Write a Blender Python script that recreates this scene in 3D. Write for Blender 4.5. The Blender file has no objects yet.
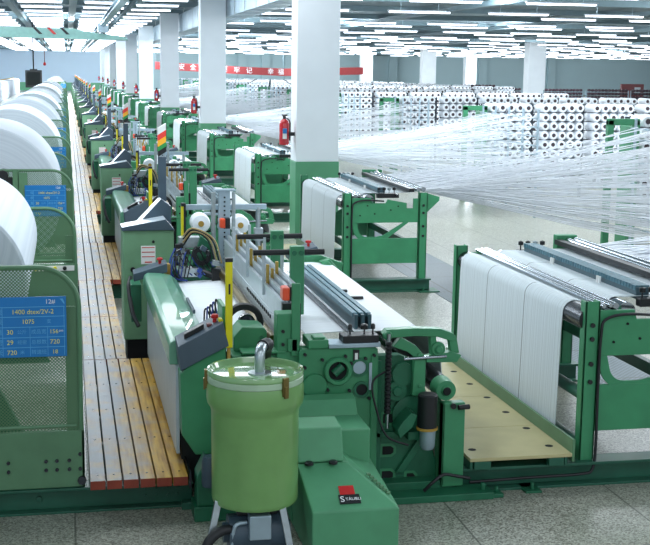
import bpy, bmesh, math, random
from mathutils import Vector, Matrix
random.seed(7)
C = bpy.context.scene.collection
PI = math.pi
H0 = 7.95          # depth of the front face of the first machine row
P = 7.8            # spacing of the machines along the aisle
CEIL = 5.6

# ------------------------------------------------------------------ materials
def lin(c):
    return tuple(((v/255)/12.92 if v/255 <= .04045 else ((v/255+.055)/1.055)**2.4) for v in c)
def new_mat(name):
    m = bpy.data.materials.new(name); m.use_nodes = True
    nt = m.node_tree; b = nt.nodes['Principled BSDF']
    return m, nt, b
def node(nt, t, **k):
    n = nt.nodes.new(t)
    for a, v in k.items():
        if a in n.inputs.keys() if isinstance(a, str) else False: n.inputs[a].default_value = v
        else: setattr(n, a, v)
    return n
def plain(name, rgb, rough=.5, metal=0., var=.08, scale=6., coat=0.):
    m, nt, b = new_mat(name)
    c = lin(rgb)
    tc = node(nt, 'ShaderNodeTexCoord')
    nz = node(nt, 'ShaderNodeTexNoise'); nz.inputs['Scale'].default_value = scale; nz.inputs['Detail'].default_value = 4
    nt.links.new(tc.outputs['Object'], nz.inputs['Vector'])
    r = node(nt, 'ShaderNodeValToRGB')
    r.color_ramp.elements[0].position = .3; r.color_ramp.elements[1].position = .7
    r.color_ramp.elements[0].color = (*[max(0, v*(1-var)) for v in c], 1)
    r.color_ramp.elements[1].color = (*[min(1, v*(1+var)) for v in c], 1)
    nt.links.new(nz.outputs['Fac'], r.inputs['Fac']); nt.links.new(r.outputs['Color'], b.inputs['Base Color'])
    b.inputs['Roughness'].default_value = rough; b.inputs['Metallic'].default_value = metal
    b.inputs['Coat Weight'].default_value = coat
    return m
def emis(name, rgb, s):
    m, nt, b = new_mat(name)
    b.inputs['Base Color'].default_value = (*lin(rgb), 1)
    b.inputs['Emission Color'].default_value = (*lin(rgb), 1); b.inputs['Emission Strength'].default_value = s
    return m
M = {}
M['loom'] = plain('loom_green_paint', (62, 138, 96), .38)
M['cast'] = plain('casting_green_paint', (32, 104, 74), .42, var=.15)
M['cab'] = plain('cabinet_green_paint', (116, 160, 124), .4)
M['stand'] = plain('stand_green_paint', (60, 142, 98), .4)
M['guard'] = plain('guard_green_paint', (92, 134, 100), .4)
M['barrel'] = plain('barrel_green_paint', (114, 160, 94), .3, coat=.3)
M['beam'] = plain('beam_green_paint', (34, 92, 72), .4, var=.12)
M['cover'] = plain('cover_green_gloss', (104, 166, 136), .3, coat=.5)
M['craneg'] = plain('crane_mint_paint', (146, 188, 180), .5)
M['greybox'] = plain('slate_grey_paint', (64, 82, 96), .45)
M['roofgrey'] = plain('pale_grey_panel', (186, 198, 206), .3)
M['steel'] = plain('brushed_steel', (176, 186, 190), .3, .85, var=.12, scale=20)
M['alu'] = plain('aluminium_frame', (196, 206, 212), .35, .35, var=.06, scale=12)
M['zinc'] = plain('zinc_sheet', (170, 190, 202), .42, .6, var=.15, scale=3)
M['chrome'] = plain('chrome', (180, 188, 196), .12, 1.)
M['darkroll'] = plain('dark_roller_steel', (70, 74, 80), .25, .9)
M['brass'] = plain('brass_tube', (120, 104, 60), .35, .8)
M['gold'] = plain('gold_guide', (190, 160, 80), .4, .6)
M['black'] = plain('black_plastic', (22, 24, 28), .4)
M['rubber'] = plain('black_rubber_hose', (26, 28, 32), .5)
M['dark'] = plain('shade_and_dark_parts', (12, 20, 20), .8)  # near-black: shade painted into holes and gaps, also dark bolts, discs and glass
M['red'] = plain('red_plastic', (200, 36, 36), .35)
M['extred'] = plain('extinguisher_red', (190, 24, 36), .25, coat=.5)
M['orange'] = plain('orange_lamp_glass', (232, 84, 48), .3)
M['yellow'] = plain('yellow_paint', (226, 214, 24), .4)
M['ochre'] = plain('ochre_plastic', (176, 140, 60), .5)
M['blue'] = plain('blue_cable', (36, 64, 140), .4)
M['tan'] = plain('tan_hose', (176, 152, 104), .45)
M['teal'] = plain('teal_bar', (72, 116, 130), .4, .2, scale=40, var=.3)
M['navy'] = plain('navy_edge', (62, 88, 98), .4)
M['whitep'] = plain('white_paper', (238, 238, 236), .6, var=.02)
M['label_red'] = plain('label_red_print', (206, 70, 66), .6)
M['boardblue'] = plain('board_blue', (16, 120, 192), .45, var=.05)
M['boardline'] = plain('board_line', (90, 176, 224), .5, var=.02)
M['ink_yellow'] = plain('board_yellow_ink', (226, 222, 120), .6, var=.02)
M['ink_white'] = plain('white_ink', (236, 240, 244), .6, var=.02)
M['plywood'] = plain('plywood', (190, 180, 134), .5, var=.14, scale=2.5)
M['brownreel'] = plain('brown_bobbin', (66, 48, 58), .5)
M['maroon'] = plain('maroon_board', (112, 60, 62), .5)
M['banner'] = plain('red_banner_cloth', (150, 54, 56), .7)
M['white_roll'] = plain('white_fabric', (222, 230, 240), .75, var=.03, scale=2)
M['yarn'] = plain('white_yarn', (240, 244, 250), .7, var=.02)
M['lid'] = plain('lid_gloss_green', (136, 178, 122), .1, coat=1.0)
M['seal'] = plain('pale_seal', (168, 194, 166), .4)
M['housing'] = plain('housing_green_paint', (84, 152, 112), .4)
M['core'] = plain('cone_core', (66, 54, 60), .7)
M['column'] = plain('white_column_paint', (240, 246, 252), .6, var=.03, scale=1.5)
M['dado'] = plain('green_dado_paint', (90, 160, 120), .45, var=.05, scale=2)
M['wall'] = plain('wall_pale_blue', (196, 216, 234), .7, var=.02, scale=.3)
M['wallgrey'] = plain('wall_pale_grey', (176, 200, 206), .7, var=.02, scale=.3)
M['ceil'] = plain('ceiling_grey', (150, 166, 176), .7, var=.06, scale=.5)
M['purlin'] = plain('purlin_green_grey', (116, 138, 146), .6, var=.06)
M['tube'] = emis('fluorescent_tube', (236, 244, 255), 3.5)
M['fixture'] = plain('fixture_white', (200, 206, 214), .5)

def cloth_mat(name, rgb, axis, scale, var=.12, rough=.7):
    """fine parallel threads running across the chosen object axis"""
    m, nt, b = new_mat(name); c = lin(rgb)
    tc = node(nt, 'ShaderNodeTexCoord'); sp = node(nt, 'ShaderNodeSeparateXYZ')
    nt.links.new(tc.outputs['Object'], sp.inputs[0])
    nz = node(nt, 'ShaderNodeTexNoise'); nz.noise_dimensions = '1D'
    nz.inputs['Scale'].default_value = scale; nz.inputs['Detail'].default_value = 5; nz.inputs['Roughness'].default_value = .75
    nt.links.new(sp.outputs[axis], nz.inputs['W'])
    r = node(nt, 'ShaderNodeValToRGB')
    r.color_ramp.elements[0].position = .34; r.color_ramp.elements[1].position = .6
    r.color_ramp.elements[0].color = (*[v*(1-var*2) for v in c], 1); r.color_ramp.elements[1].color = (*c, 1)
    nt.links.new(nz.outputs['Fac'], r.inputs['Fac']); nt.links.new(r.outputs['Color'], b.inputs['Base Color'])
    b.inputs['Roughness'].default_value = rough
    return m
M['warp'] = cloth_mat('warp_yarn_sheet', (222, 232, 236), 'Y', 60, .13)
def sheet_gaps(m, ys):
    nt = m.node_tree; b = nt.nodes['Principled BSDF']; lk = b.inputs['Base Color'].links[0]; src_ = lk.from_socket
    tc = node(nt, 'ShaderNodeTexCoord'); sp = node(nt, 'ShaderNodeSeparateXYZ'); nt.links.new(tc.outputs['Object'], sp.inputs[0])
    for y in ys:
        c = node(nt, 'ShaderNodeMath', operation='COMPARE'); nt.links.new(sp.outputs['Y'], c.inputs[0]); c.inputs[1].default_value = y; c.inputs[2].default_value = .006
        mx = node(nt, 'ShaderNodeMix', data_type='RGBA'); nt.links.new(c.outputs[0], mx.inputs['Factor']); nt.links.new(src_, mx.inputs['A']); mx.inputs['B'].default_value = (*lin((120, 128, 130)), 1); src_ = mx.outputs['Result']
    nt.links.new(src_, b.inputs['Base Color'])
sheet_gaps(M['warp'], (9.05, 9.93))
M['fabric'] = cloth_mat('woven_fabric', (238, 242, 246), 'Y', 18, .03)

def wood_mat():
    m, nt, b = new_mat('worn_yellow_planks')
    tc = node(nt, 'ShaderNodeTexCoord')
    mp = node(nt, 'ShaderNodeMapping'); mp.inputs['Scale'].default_value = (22, 1.6, 4)
    nt.links.new(tc.outputs['Object'], mp.inputs[0])
    nz = node(nt, 'ShaderNodeTexNoise'); nz.inputs['Scale'].default_value = 1.6; nz.inputs['Detail'].default_value = 8
    nt.links.new(mp.outputs[0], nz.inputs['Vector'])
    r = node(nt, 'ShaderNodeValToRGB')
    e = r.color_ramp.elements
    e[0].position = .3; e[0].color = (*lin((150, 104, 32)), 1); e[1].position = .62; e[1].color = (*lin((204, 160, 62)), 1)
    nt.links.new(nz.outputs['Fac'], r.inputs['Fac'])
    # grey foot wear, with the planks' silvery sheen painted in
    n2 = node(nt, 'ShaderNodeTexNoise'); n2.inputs['Scale'].default_value = 4.5; n2.inputs['Detail'].default_value = 6
    nt.links.new(tc.outputs['Object'], n2.inputs['Vector'])
    sp = node(nt, 'ShaderNodeSeparateXYZ'); nt.links.new(tc.outputs['Object'], sp.inputs[0])
    mr = node(nt, 'ShaderNodeMapRange'); mr.inputs[1].default_value = .58; mr.inputs[2].default_value = .30
    mr.inputs[3].default_value = -.55; mr.inputs[4].default_value = .38
    nt.links.new(sp.outputs['X'], mr.inputs[0])
    cr = node(nt, 'ShaderNodeMapRange'); cr.inputs[1].default_value = .25; cr.inputs[2].default_value = .72; nt.links.new(n2.outputs['Fac'], cr.inputs[0])
    ad = node(nt, 'ShaderNodeMath', operation='ADD', use_clamp=True); nt.links.new(cr.outputs[0], ad.inputs[0]); nt.links.new(mr.outputs[0], ad.inputs[1])
    mx = node(nt, 'ShaderNodeMix', data_type='RGBA'); nt.links.new(ad.outputs[0], mx.inputs['Factor'])
    nt.links.new(r.outputs['Color'], mx.inputs['A']); mx.inputs['B'].default_value = (*lin((140, 142, 146)), 1)
    nt.links.new(mx.outputs['Result'], b.inputs['Base Color'])
    b.inputs['Roughness'].default_value = .5; b.inputs['Specular IOR Level'].default_value = .3; b.inputs['Coat Weight'].default_value = .06; b.inputs['Coat Roughness'].default_value = .22
    bp = node(nt, 'ShaderNodeBump'); bp.inputs['Strength'].default_value = .35; bp.inputs['Distance'].default_value = .01
    nt.links.new(n2.outputs['Fac'], bp.inputs['Height']); nt.links.new(bp.outputs[0], b.inputs['Normal'])
    return m
M['wood'] = wood_mat()
M['woodend'] = plain('plank_end_red', (140, 58, 40), .6, var=.2)

def terrazzo():
    m, nt, b = new_mat('terrazzo_floor')
    tc = node(nt, 'ShaderNodeTexCoord')
    v = node(nt, 'ShaderNodeTexVoronoi'); v.inputs['Scale'].default_value = 95
    nt.links.new(tc.outputs['Object'], v.inputs['Vector'])
    r = node(nt, 'ShaderNodeValToRGB'); e = r.color_ramp.elements
    e[0].position = .0; e[0].color = (*lin((104, 102, 88)), 1); e[1].position = 1; e[1].color = (*lin((208, 209, 196)), 1)
    s = node(nt, 'ShaderNodeSeparateColor'); nt.links.new(v.outputs['Color'], s.inputs[0]); nt.links.new(s.outputs[0], r.inputs['Fac'])
    br = node(nt, 'ShaderNodeTexBrick'); br.inputs['Scale'].default_value = .5; br.offset = 0
    br.inputs['Mortar Size'].default_value = .0035; br.inputs['Brick Width'].default_value = .62; br.inputs['Row Height'].default_value = 1.0
    br.inputs['Color1'].default_value = (1, 1, 1, 1); br.inputs['Color2'].default_value = (.95, .95, .95, 1); br.inputs['Mortar'].default_value = (.35, .35, .33, 1)
    nt.links.new(tc.outputs['Object'], br.inputs['Vector'])
    n = node(nt, 'ShaderNodeTexNoise'); n.inputs['Scale'].default_value = .8; n.inputs['Detail'].default_value = 5
    nt.links.new(tc.outputs['Object'], n.inputs['Vector'])
    r2 = node(nt, 'ShaderNodeValToRGB'); r2.color_ramp.elements[0].color = (.78, .78, .76, 1); r2.color_ramp.elements[1].color = (1, 1, 1, 1)
    nt.links.new(n.outputs['Fac'], r2.inputs['Fac'])
    m1 = node(nt, 'ShaderNodeMix', data_type='RGBA', blend_type='MULTIPLY'); m1.inputs['Factor'].default_value = 1
    m2 = node(nt, 'ShaderNodeMix', data_type='RGBA', blend_type='MULTIPLY'); m2.inputs['Factor'].default_value = 1
    nt.links.new(r.outputs['Color'], m1.inputs['A']); nt.links.new(br.outputs['Color'], m1.inputs['B'])
    nt.links.new(m1.outputs['Result'], m2.inputs['A']); nt.links.new(r2.outputs['Color'], m2.inputs['B'])
    nt.links.new(m2.outputs['Result'], b.inputs['Base Color'])
    b.inputs['Roughness'].default_value = .3
    return m
M['floor'] = terrazzo()
def grate_mat():
    m, nt, b = new_mat('chequered_floor_plate')
    tc = node(nt, 'ShaderNodeTexCoord')
    ck = node(nt, 'ShaderNodeTexChecker'); ck.inputs['Scale'].default_value = 34; ck.inputs['Color1'].default_value = (*lin((96, 114, 120)), 1); ck.inputs['Color2'].default_value = (*lin((56, 72, 80)), 1)
    br = node(nt, 'ShaderNodeTexBrick'); br.offset = 0; br.inputs['Scale'].default_value = 1; br.inputs['Brick Width'].default_value = 5; br.inputs['Row Height'].default_value = 1.2; br.inputs['Mortar Size'].default_value = .012
    br.inputs['Color1'].default_value = (1, 1, 1, 1); br.inputs['Color2'].default_value = (.9, .9, .9, 1); br.inputs['Mortar'].default_value = (.2, .2, .2, 1)
    mx = node(nt, 'ShaderNodeMix', data_type='RGBA', blend_type='MULTIPLY'); mx.inputs['Factor'].default_value = 1
    nt.links.new(tc.outputs['Object'], ck.inputs['Vector']); nt.links.new(tc.outputs['Object'], br.inputs['Vector'])
    nt.links.new(ck.outputs['Color'], mx.inputs['A']); nt.links.new(br.outputs['Color'], mx.inputs['B']); nt.links.new(mx.outputs['Result'], b.inputs['Base Color'])
    b.inputs['Roughness'].default_value = .4; b.inputs['Metallic'].default_value = .2
    return m
M['grate'] = grate_mat()

def perforated():
    m, nt, b = new_mat('perforated_green_sheet')
    c = lin((92, 132, 96)); b.inputs['Base Color'].default_value = (*c, 1); b.inputs['Roughness'].default_value = .45
    tc = node(nt, 'ShaderNodeTexCoord')
    mp = node(nt, 'ShaderNodeMapping'); mp.inputs['Rotation'].default_value = (0, PI/4, 0)
    nt.links.new(tc.outputs['Object'], mp.inputs[0])
    sp = node(nt, 'ShaderNodeSeparateXYZ'); nt.links.new(mp.outputs[0], sp.inputs[0])
    k = 2*PI/.0155; outs = []
    for ax in 'XZ':
        a = node(nt, 'ShaderNodeMath', operation='MULTIPLY'); a.inputs[1].default_value = k; nt.links.new(sp.outputs[ax], a.inputs[0])
        s = node(nt, 'ShaderNodeMath', operation='COSINE'); nt.links.new(a.outputs[0], s.inputs[0]); outs.append(s)
    ad = node(nt, 'ShaderNodeMath', operation='ADD'); nt.links.new(outs[0].outputs[0], ad.inputs[0]); nt.links.new(outs[1].outputs[0], ad.inputs[1])
    gt = node(nt, 'ShaderNodeMath', operation='GREATER_THAN'); gt.inputs[1].default_value = .15; nt.links.new(ad.outputs[0], gt.inputs[0])
    t = node(nt, 'ShaderNodeBsdfTransparent'); mx = node(nt, 'ShaderNodeMixShader')
    nt.links.new(gt.outputs[0], mx.inputs[0]); nt.links.new(b.outputs[0], mx.inputs[1]); nt.links.new(t.outputs[0], mx.inputs[2])
    nt.links.new(mx.outputs[0], nt.nodes['Material Output'].inputs[0])
    return m
M['perf'] = perforated()

# ------------------------------------------------------------------ geometry helpers
class MB:
    def __init__(s): s.bm = bmesh.new()
    def box(s, x0, x1, y0, y1, z0, z1, rot=None, mi=0):
        c = Vector(((x0+x1)/2, (y0+y1)/2, (z0+z1)/2)); R = rot or Matrix.Identity(3)
        hx, hy, hz = abs(x1-x0)/2, abs(y1-y0)/2, abs(z1-z0)/2
        v = [s.bm.verts.new(c + R @ Vector((a*hx, b*hy, d*hz))) for a in (-1, 1) for b in (-1, 1) for d in (-1, 1)]
        for f in ((0, 1, 3, 2), (4, 6, 7, 5), (0, 4, 5, 1), (2, 3, 7, 6), (0, 2, 6, 4), (1, 5, 7, 3)):
            s.bm.faces.new([v[i] for i in f]).material_index = mi
        return s
    def cyl(s, p0, p1, r, n=16, r2=None, smooth=True):
        p0, p1 = Vector(p0), Vector(p1); d = (p1-p0).normalized()
        u = d.orthogonal().normalized(); w = d.cross(u); r2 = r if r2 is None else r2
        a = [s.bm.verts.new(p0 + (u*math.cos(2*PI*i/n) + w*math.sin(2*PI*i/n))*r) for i in range(n)]
        b = [s.bm.verts.new(p1 + (u*math.cos(2*PI*i/n) + w*math.sin(2*PI*i/n))*r2) for i in range(n)]
        for i in range(n):
            f = s.bm.faces.new((a[i], a[(i+1) % n], b[(i+1) % n], b[i])); f.smooth = smooth
        s.bm.faces.new(a[::-1]); s.bm.faces.new(b)
        return s
    def prism(s, poly, axis, a0, a1, mi=0):
        """polygon in the two other axes, extruded along axis ('x': (y,z), 'y': (x,z), 'z': (x,y))"""
        def pt(p, a):
            return {'x': (a, p[0], p[1]), 'y': (p[0], a, p[1]), 'z': (p[0], p[1], a)}[axis]
        A = [s.bm.verts.new(pt(p, a0)) for p in poly]; B = [s.bm.verts.new(pt(p, a1)) for p in poly]
        n = len(poly)
        for i in range(n): s.bm.faces.new((A[i], A[(i+1) % n], B[(i+1) % n], B[i])).material_index = mi
        s.bm.faces.new(A[::-1]).material_index = mi; s.bm.faces.new(B).material_index = mi
        return s
    def hexa(s, b, t):
        """solid between a bottom and a top quad"""
        B = [s.bm.verts.new(p) for p in b]; T = [s.bm.verts.new(p) for p in t]
        for i in range(4): s.bm.faces.new((B[i], B[(i+1) % 4], T[(i+1) % 4], T[i]))
        s.bm.faces.new(B[::-1]); s.bm.faces.new(T)
        return s
    def lathe(s, prof, c, axis='z', n=32, smooth=True, mi=0):
        c = Vector(c); rings = []
        for r, h in prof:
            ring = []
            for i in range(n):
                a = 2*PI*i/n; x, y = r*math.cos(a), r*math.sin(a)
                ring.append(s.bm.verts.new(c + Vector({'z': (x, y, h), 'y': (x, h, y), 'x': (h, x, y)}[axis])))
            rings.append(ring)
        for A, B in zip(rings, rings[1:]):
            for i in range(n):
                f = s.bm.faces.new((A[i], A[(i+1) % n], B[(i+1) % n], B[i])); f.smooth = smooth; f.material_index = mi
        if prof[0][0] > 1e-5 and prof[0] != prof[-1]: s.bm.faces.new(rings[0][::-1]); s.bm.faces.new(rings[-1])
        return s
    def tube(s, pts, r, n=8, closed=False):
        pts = [Vector(p) for p in pts]; rings = []; up = None
        for i, p in enumerate(pts):
            d = (pts[min(i+1, len(pts)-1)] - pts[max(i-1, 0)]).normalized()
            if up is None: up = d.orthogonal().normalized()
            up = (up - d*up.dot(d)).normalized(); w = d.cross(up)
            rings.append([s.bm.verts.new(p + (up*math.cos(2*PI*k/n) + w*math.sin(2*PI*k/n))*r) for k in range(n)])
        for A, B in zip(rings, rings[1:]):
            for i in range(n):
                s.bm.faces.new((A[i], A[(i+1) % n], B[(i+1) % n], B[i])).smooth = True
        s.bm.faces.new(rings[0][::-1]); s.bm.faces.new(rings[-1])
        return s
    def strip(s, prof, y0, y1, th=.006, axis='y'):
        """a sheet: profile of (x,z) swept along y, with thickness"""
        n = len(prof); out = []
        for i, p in enumerate(prof):
            a = Vector(prof[max(0, i-1)]); b = Vector(prof[min(n-1, i+1)]); d = (b-a).normalized()
            out.append((p[0] - d[1]*th*-1, p[1] + d[0]*th*-1))
        V = [[s.bm.verts.new((q[0], y, q[1])) for q in L] for L in (prof, out) for y in (y0, y1)]
        t0, t1, b0, b1 = V
        for i in range(n-1):
            f = s.bm.faces.new((t0[i], t0[i+1], t1[i+1], t1[i])); f.smooth = True
            f = s.bm.faces.new((b0[i], b1[i], b1[i+1], b0[i+1])); f.smooth = True
            s.bm.faces.new((t0[i], b0[i], b0[i+1], t0[i+1])); s.bm.faces.new((t1[i], t1[i+1], b1[i+1], b1[i]))
        s.bm.faces.new((t0[0], t1[0], b1[0], b0[0])); s.bm.faces.new((t0[-1], b0[-1], b1[-1], t1[-1]))
        return s
    def build(s, name, mat, parent=None, bev=0., off=(0, 0, 0)):
        bm = s.bm
        if parent is not None: off = parent['b_']
        bmesh.ops.recalc_face_normals(bm, faces=bm.faces)
        if off != (0, 0, 0): bmesh.ops.translate(bm, verts=bm.verts, vec=-Vector(off))
        for e in bm.edges:
            if len(e.link_faces) == 2 and e.calc_face_angle(0) > .65: e.smooth = False
        me = bpy.data.meshes.new(name); bm.to_mesh(me); bm.free()
        for m in (mat if isinstance(mat, (list, tuple)) else [mat]): me.materials.append(m)
        o = bpy.data.objects.new(name, me); C.objects.link(o)
        if bev:
            b = o.modifiers.new('Bevel', 'BEVEL'); b.width = bev; b.segments = 2; b.limit_method = 'ANGLE'; b.angle_limit = .6
        if parent is not None: o.parent = parent; o['b_'] = off
        else: o.location = off
        return o
def arc(cx, cy, r, a0, a1, n):
    return [(cx + r*math.cos(math.radians(a0+(a1-a0)*i/n)), cy + r*math.sin(math.radians(a0+(a1-a0)*i/n))) for i in range(n+1)]
def smooth_path(pts, n=8):
    """Catmull-Rom through the points"""
    P_ = [Vector(p) for p in pts]; P_ = [P_[0]*2-P_[1]] + P_ + [P_[-1]*2-P_[-2]]; out = []
    for i in range(1, len(P_)-2):
        for k in range(n):
            t = k/n; a, b, c, d = P_[i-1:i+3]
            out.append(.5*((2*b) + (c-a)*t + (2*a-5*b+4*c-d)*t*t + (3*b-a-3*c+d)*t**3))
    return out + [P_[-2]]
def tag(o, label, cat, group=None, kind=None):
    o['label'] = label; o['category'] = cat
    if group: o['group'] = group
    if kind: o['kind'] = kind
    return o
def root(name, base, label, cat, group=None):
    o = bpy.data.objects.new(name, None); C.objects.link(o); o.location = base; o['b_'] = base
    o.empty_display_size = .1
    return tag(o, label, cat, group)
KIDS = {}
def copy_tree(o, dy=0, dx=0, dz=0, label=None, group=None, skip=()):
    c = o.copy(); C.objects.link(c)
    c.location = (o.location.x+dx, o.location.y+dy, o.location.z+dz)
    if label: c['label'] = label
    if group: c['group'] = group
    def rec(src, dst):
        for ch in src.children:
            if ch.name.split('.')[0] in skip: continue
            d = ch.copy(); C.objects.link(d); d.parent = dst
            rec(ch, d)
    rec(o, c)
    return c
def text_mesh(name, items, mat, parent, spin=None):
    """items: (string, x, z, size, align) in a plane facing -y; one lettering mesh"""
    bm = bmesh.new()
    for st, x, z, size, al, y in items:
        cu = bpy.data.curves.new('t', 'FONT'); cu.body = st; cu.size = size; cu.align_x = al; cu.align_y = 'CENTER'; cu.extrude = .0008; cu.resolution_u = 3
        ob = bpy.data.objects.new('t', cu); C.objects.link(ob)
        bpy.context.view_layer.update()
        me = bpy.data.meshes.new_from_object(ob.evaluated_get(bpy.context.evaluated_depsgraph_get()))
        b2 = bmesh.new(); b2.from_mesh(me)
        R = Matrix.Rotation(PI/2, 3, 'X') if spin is None else spin
        for v in b2.verts: v.co = R @ v.co + Vector((x, y, z))
        m2 = bpy.data.meshes.new('t2'); b2.to_mesh(m2); b2.free(); bm.from_mesh(m2)
        bpy.data.objects.remove(ob); bpy.data.curves.remove(cu); bpy.data.meshes.remove(me); bpy.data.meshes.remove(m2)
    mb = MB(); mb.bm.free(); mb.bm = bm
    return mb.build(name, mat, parent)
ORD = ['first', 'second', 'third', 'fourth', 'fifth', 'sixth', 'seventh', 'eighth', 'ninth', 'tenth', 'eleventh', 'twelfth', 'thirteenth', 'fourteenth', 'fifteenth', 'sixteenth', 'seventeenth', 'eighteenth', 'nineteenth', 'twentieth']

# ------------------------------------------------------------------ setting
def struct(name, mb, mat):
    o = mb.build(name, mat); o['kind'] = 'structure'; return o
WALL_Y = 172.
struct('floor', MB().box(-12, 92, -6, WALL_Y, -.2, 0), M['floor'])
struct('floor_grating', MB().box(4.78, 5.72, 8.5, 140, -.1, .004), M['grate'])
struct('ceiling', MB().box(-12, 92, -6, WALL_Y, CEIL, CEIL+.2), M['ceil'])
mb = MB().box(-12, 4.6, WALL_Y, WALL_Y+.3, 0, CEIL)
struct('wall_back', mb, M['wall'])
mb = MB().box(4.6, 92, WALL_Y, WALL_Y+.3, 0, CEIL)
for x in (24, 27.3, 30.6, 45.6, 59, 69.5): mb.box(x-.6, x+.6, WALL_Y-.5, WALL_Y, 0, CEIL)
struct('wall_back_bay', mb, M['wallgrey'])
struct('wall_left', MB().box(-12.3, -12, -6, WALL_Y, 0, CEIL), M['wall'])
struct('wall_right', MB().box(92, 92.3, -6, WALL_Y, 0, CEIL), M['wallgrey'])
struct('baseboard_back', MB().box(-12, 4.6, WALL_Y-.06, WALL_Y, 0, 1.1), M['dado'])
n = 0
for y in range(8, 172, 7):                       # ceiling beams across the hall
    n += 1; struct('trim_%d' % n, MB().box(-12, 92, y-.12, y+.12, CEIL-.22, CEIL), M['purlin'])
for x in (-6.6, -4.3, -2.0, .3, 2.6, 6.5, 14.5, 22.5, 30.5, 42.5, 54.5):   # purlins along the hall
    n += 1; struct('trim_%d' % n, MB().box(x-.14, x+.14, -6, WALL_Y, CEIL-.36, CEIL-.2), M['purlin'])

# columns beside the machines
for k in range(9):
    y = 21 + 2*P*k
    c = root('concrete_column', (4.25, y+.27, 0), 'white square column with a green painted foot, %s along the machine row' % ORD[k], 'column', 'columns along the machine row')
    MB().box(3.88, 4.63, y, y+.55, 1.36, CEIL-.36).build('shaft', M['column'], c, .01)
    MB().box(3.87, 4.64, y-.01, y+.56, 0, 1.36).build('dado', M['dado'], c, .01)
for k, (x, y, w) in enumerate([(38, 97, 1.5), (38, 128, 1.5), (38, 156, 1.5), (52, 156, 1.5)]):
    c = MB().box(x-w/2, x+w/2, y, y+1.1, 0, CEIL).build('concrete_column', M['column'], None, .02)
    tag(c, ['broad white column standing in front of the far grey wall', 'white column between the yarn racks, second from the broad one', 'white column close to the red banner end', 'slim white column far behind the brown bobbin racks'][k], 'column', 'columns of the far bay')

# fire extinguishers on the columns
def make_ext(y):
    e = root('fire_extinguisher', (3.750, y+.15, 1.62), 'x', 'fire extinguisher', 'extinguishers hung on the columns')
    MB().lathe([(.0, .0), (.075, .0), (.088, .015), (.088, .36), (.075, .41), (.03, .45), (.0, .45)], (3.700, y+.15, 1.64), n=20).build('cylinder', M['extred'], e)
    MB().cyl((3.700, y+.15, 2.08), (3.700, y+.15, 2.15), .028, 10).box(3.660, 3.750, y+.13, y+.17, 2.14, 2.165).build('valve', M['black'], e)
    MB().tube(smooth_path([(3.710, y+.14, 2.12), (3.770, y+.03, 2.06), (3.782, y+.04, 1.9), (3.782, y+.05, 1.72)]), .013, 8).build('hose', M['black'], e)
    MB().box(3.660, 3.730, y+.055, y+.064, 1.75, 1.93).build('label_plate', M['whitep'], e)
    MB().box(3.660, 3.730, y+.052, y+.056, 1.84, 1.93).build('label_band', M['boardblue'], e)
    MB().box(3.770, 3.879, y+.1, y+.2, 1.8, 1.86).build('bracket', M['black'], e)
    return e
ext = make_ext(21.05)
for k in range(9):
    o = ext if k == 0 else copy_tree(ext, 2*P*k)
    o['label'] = 'red fire extinguisher hung on the %s white column along the machine row' % ORD[k]

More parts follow.
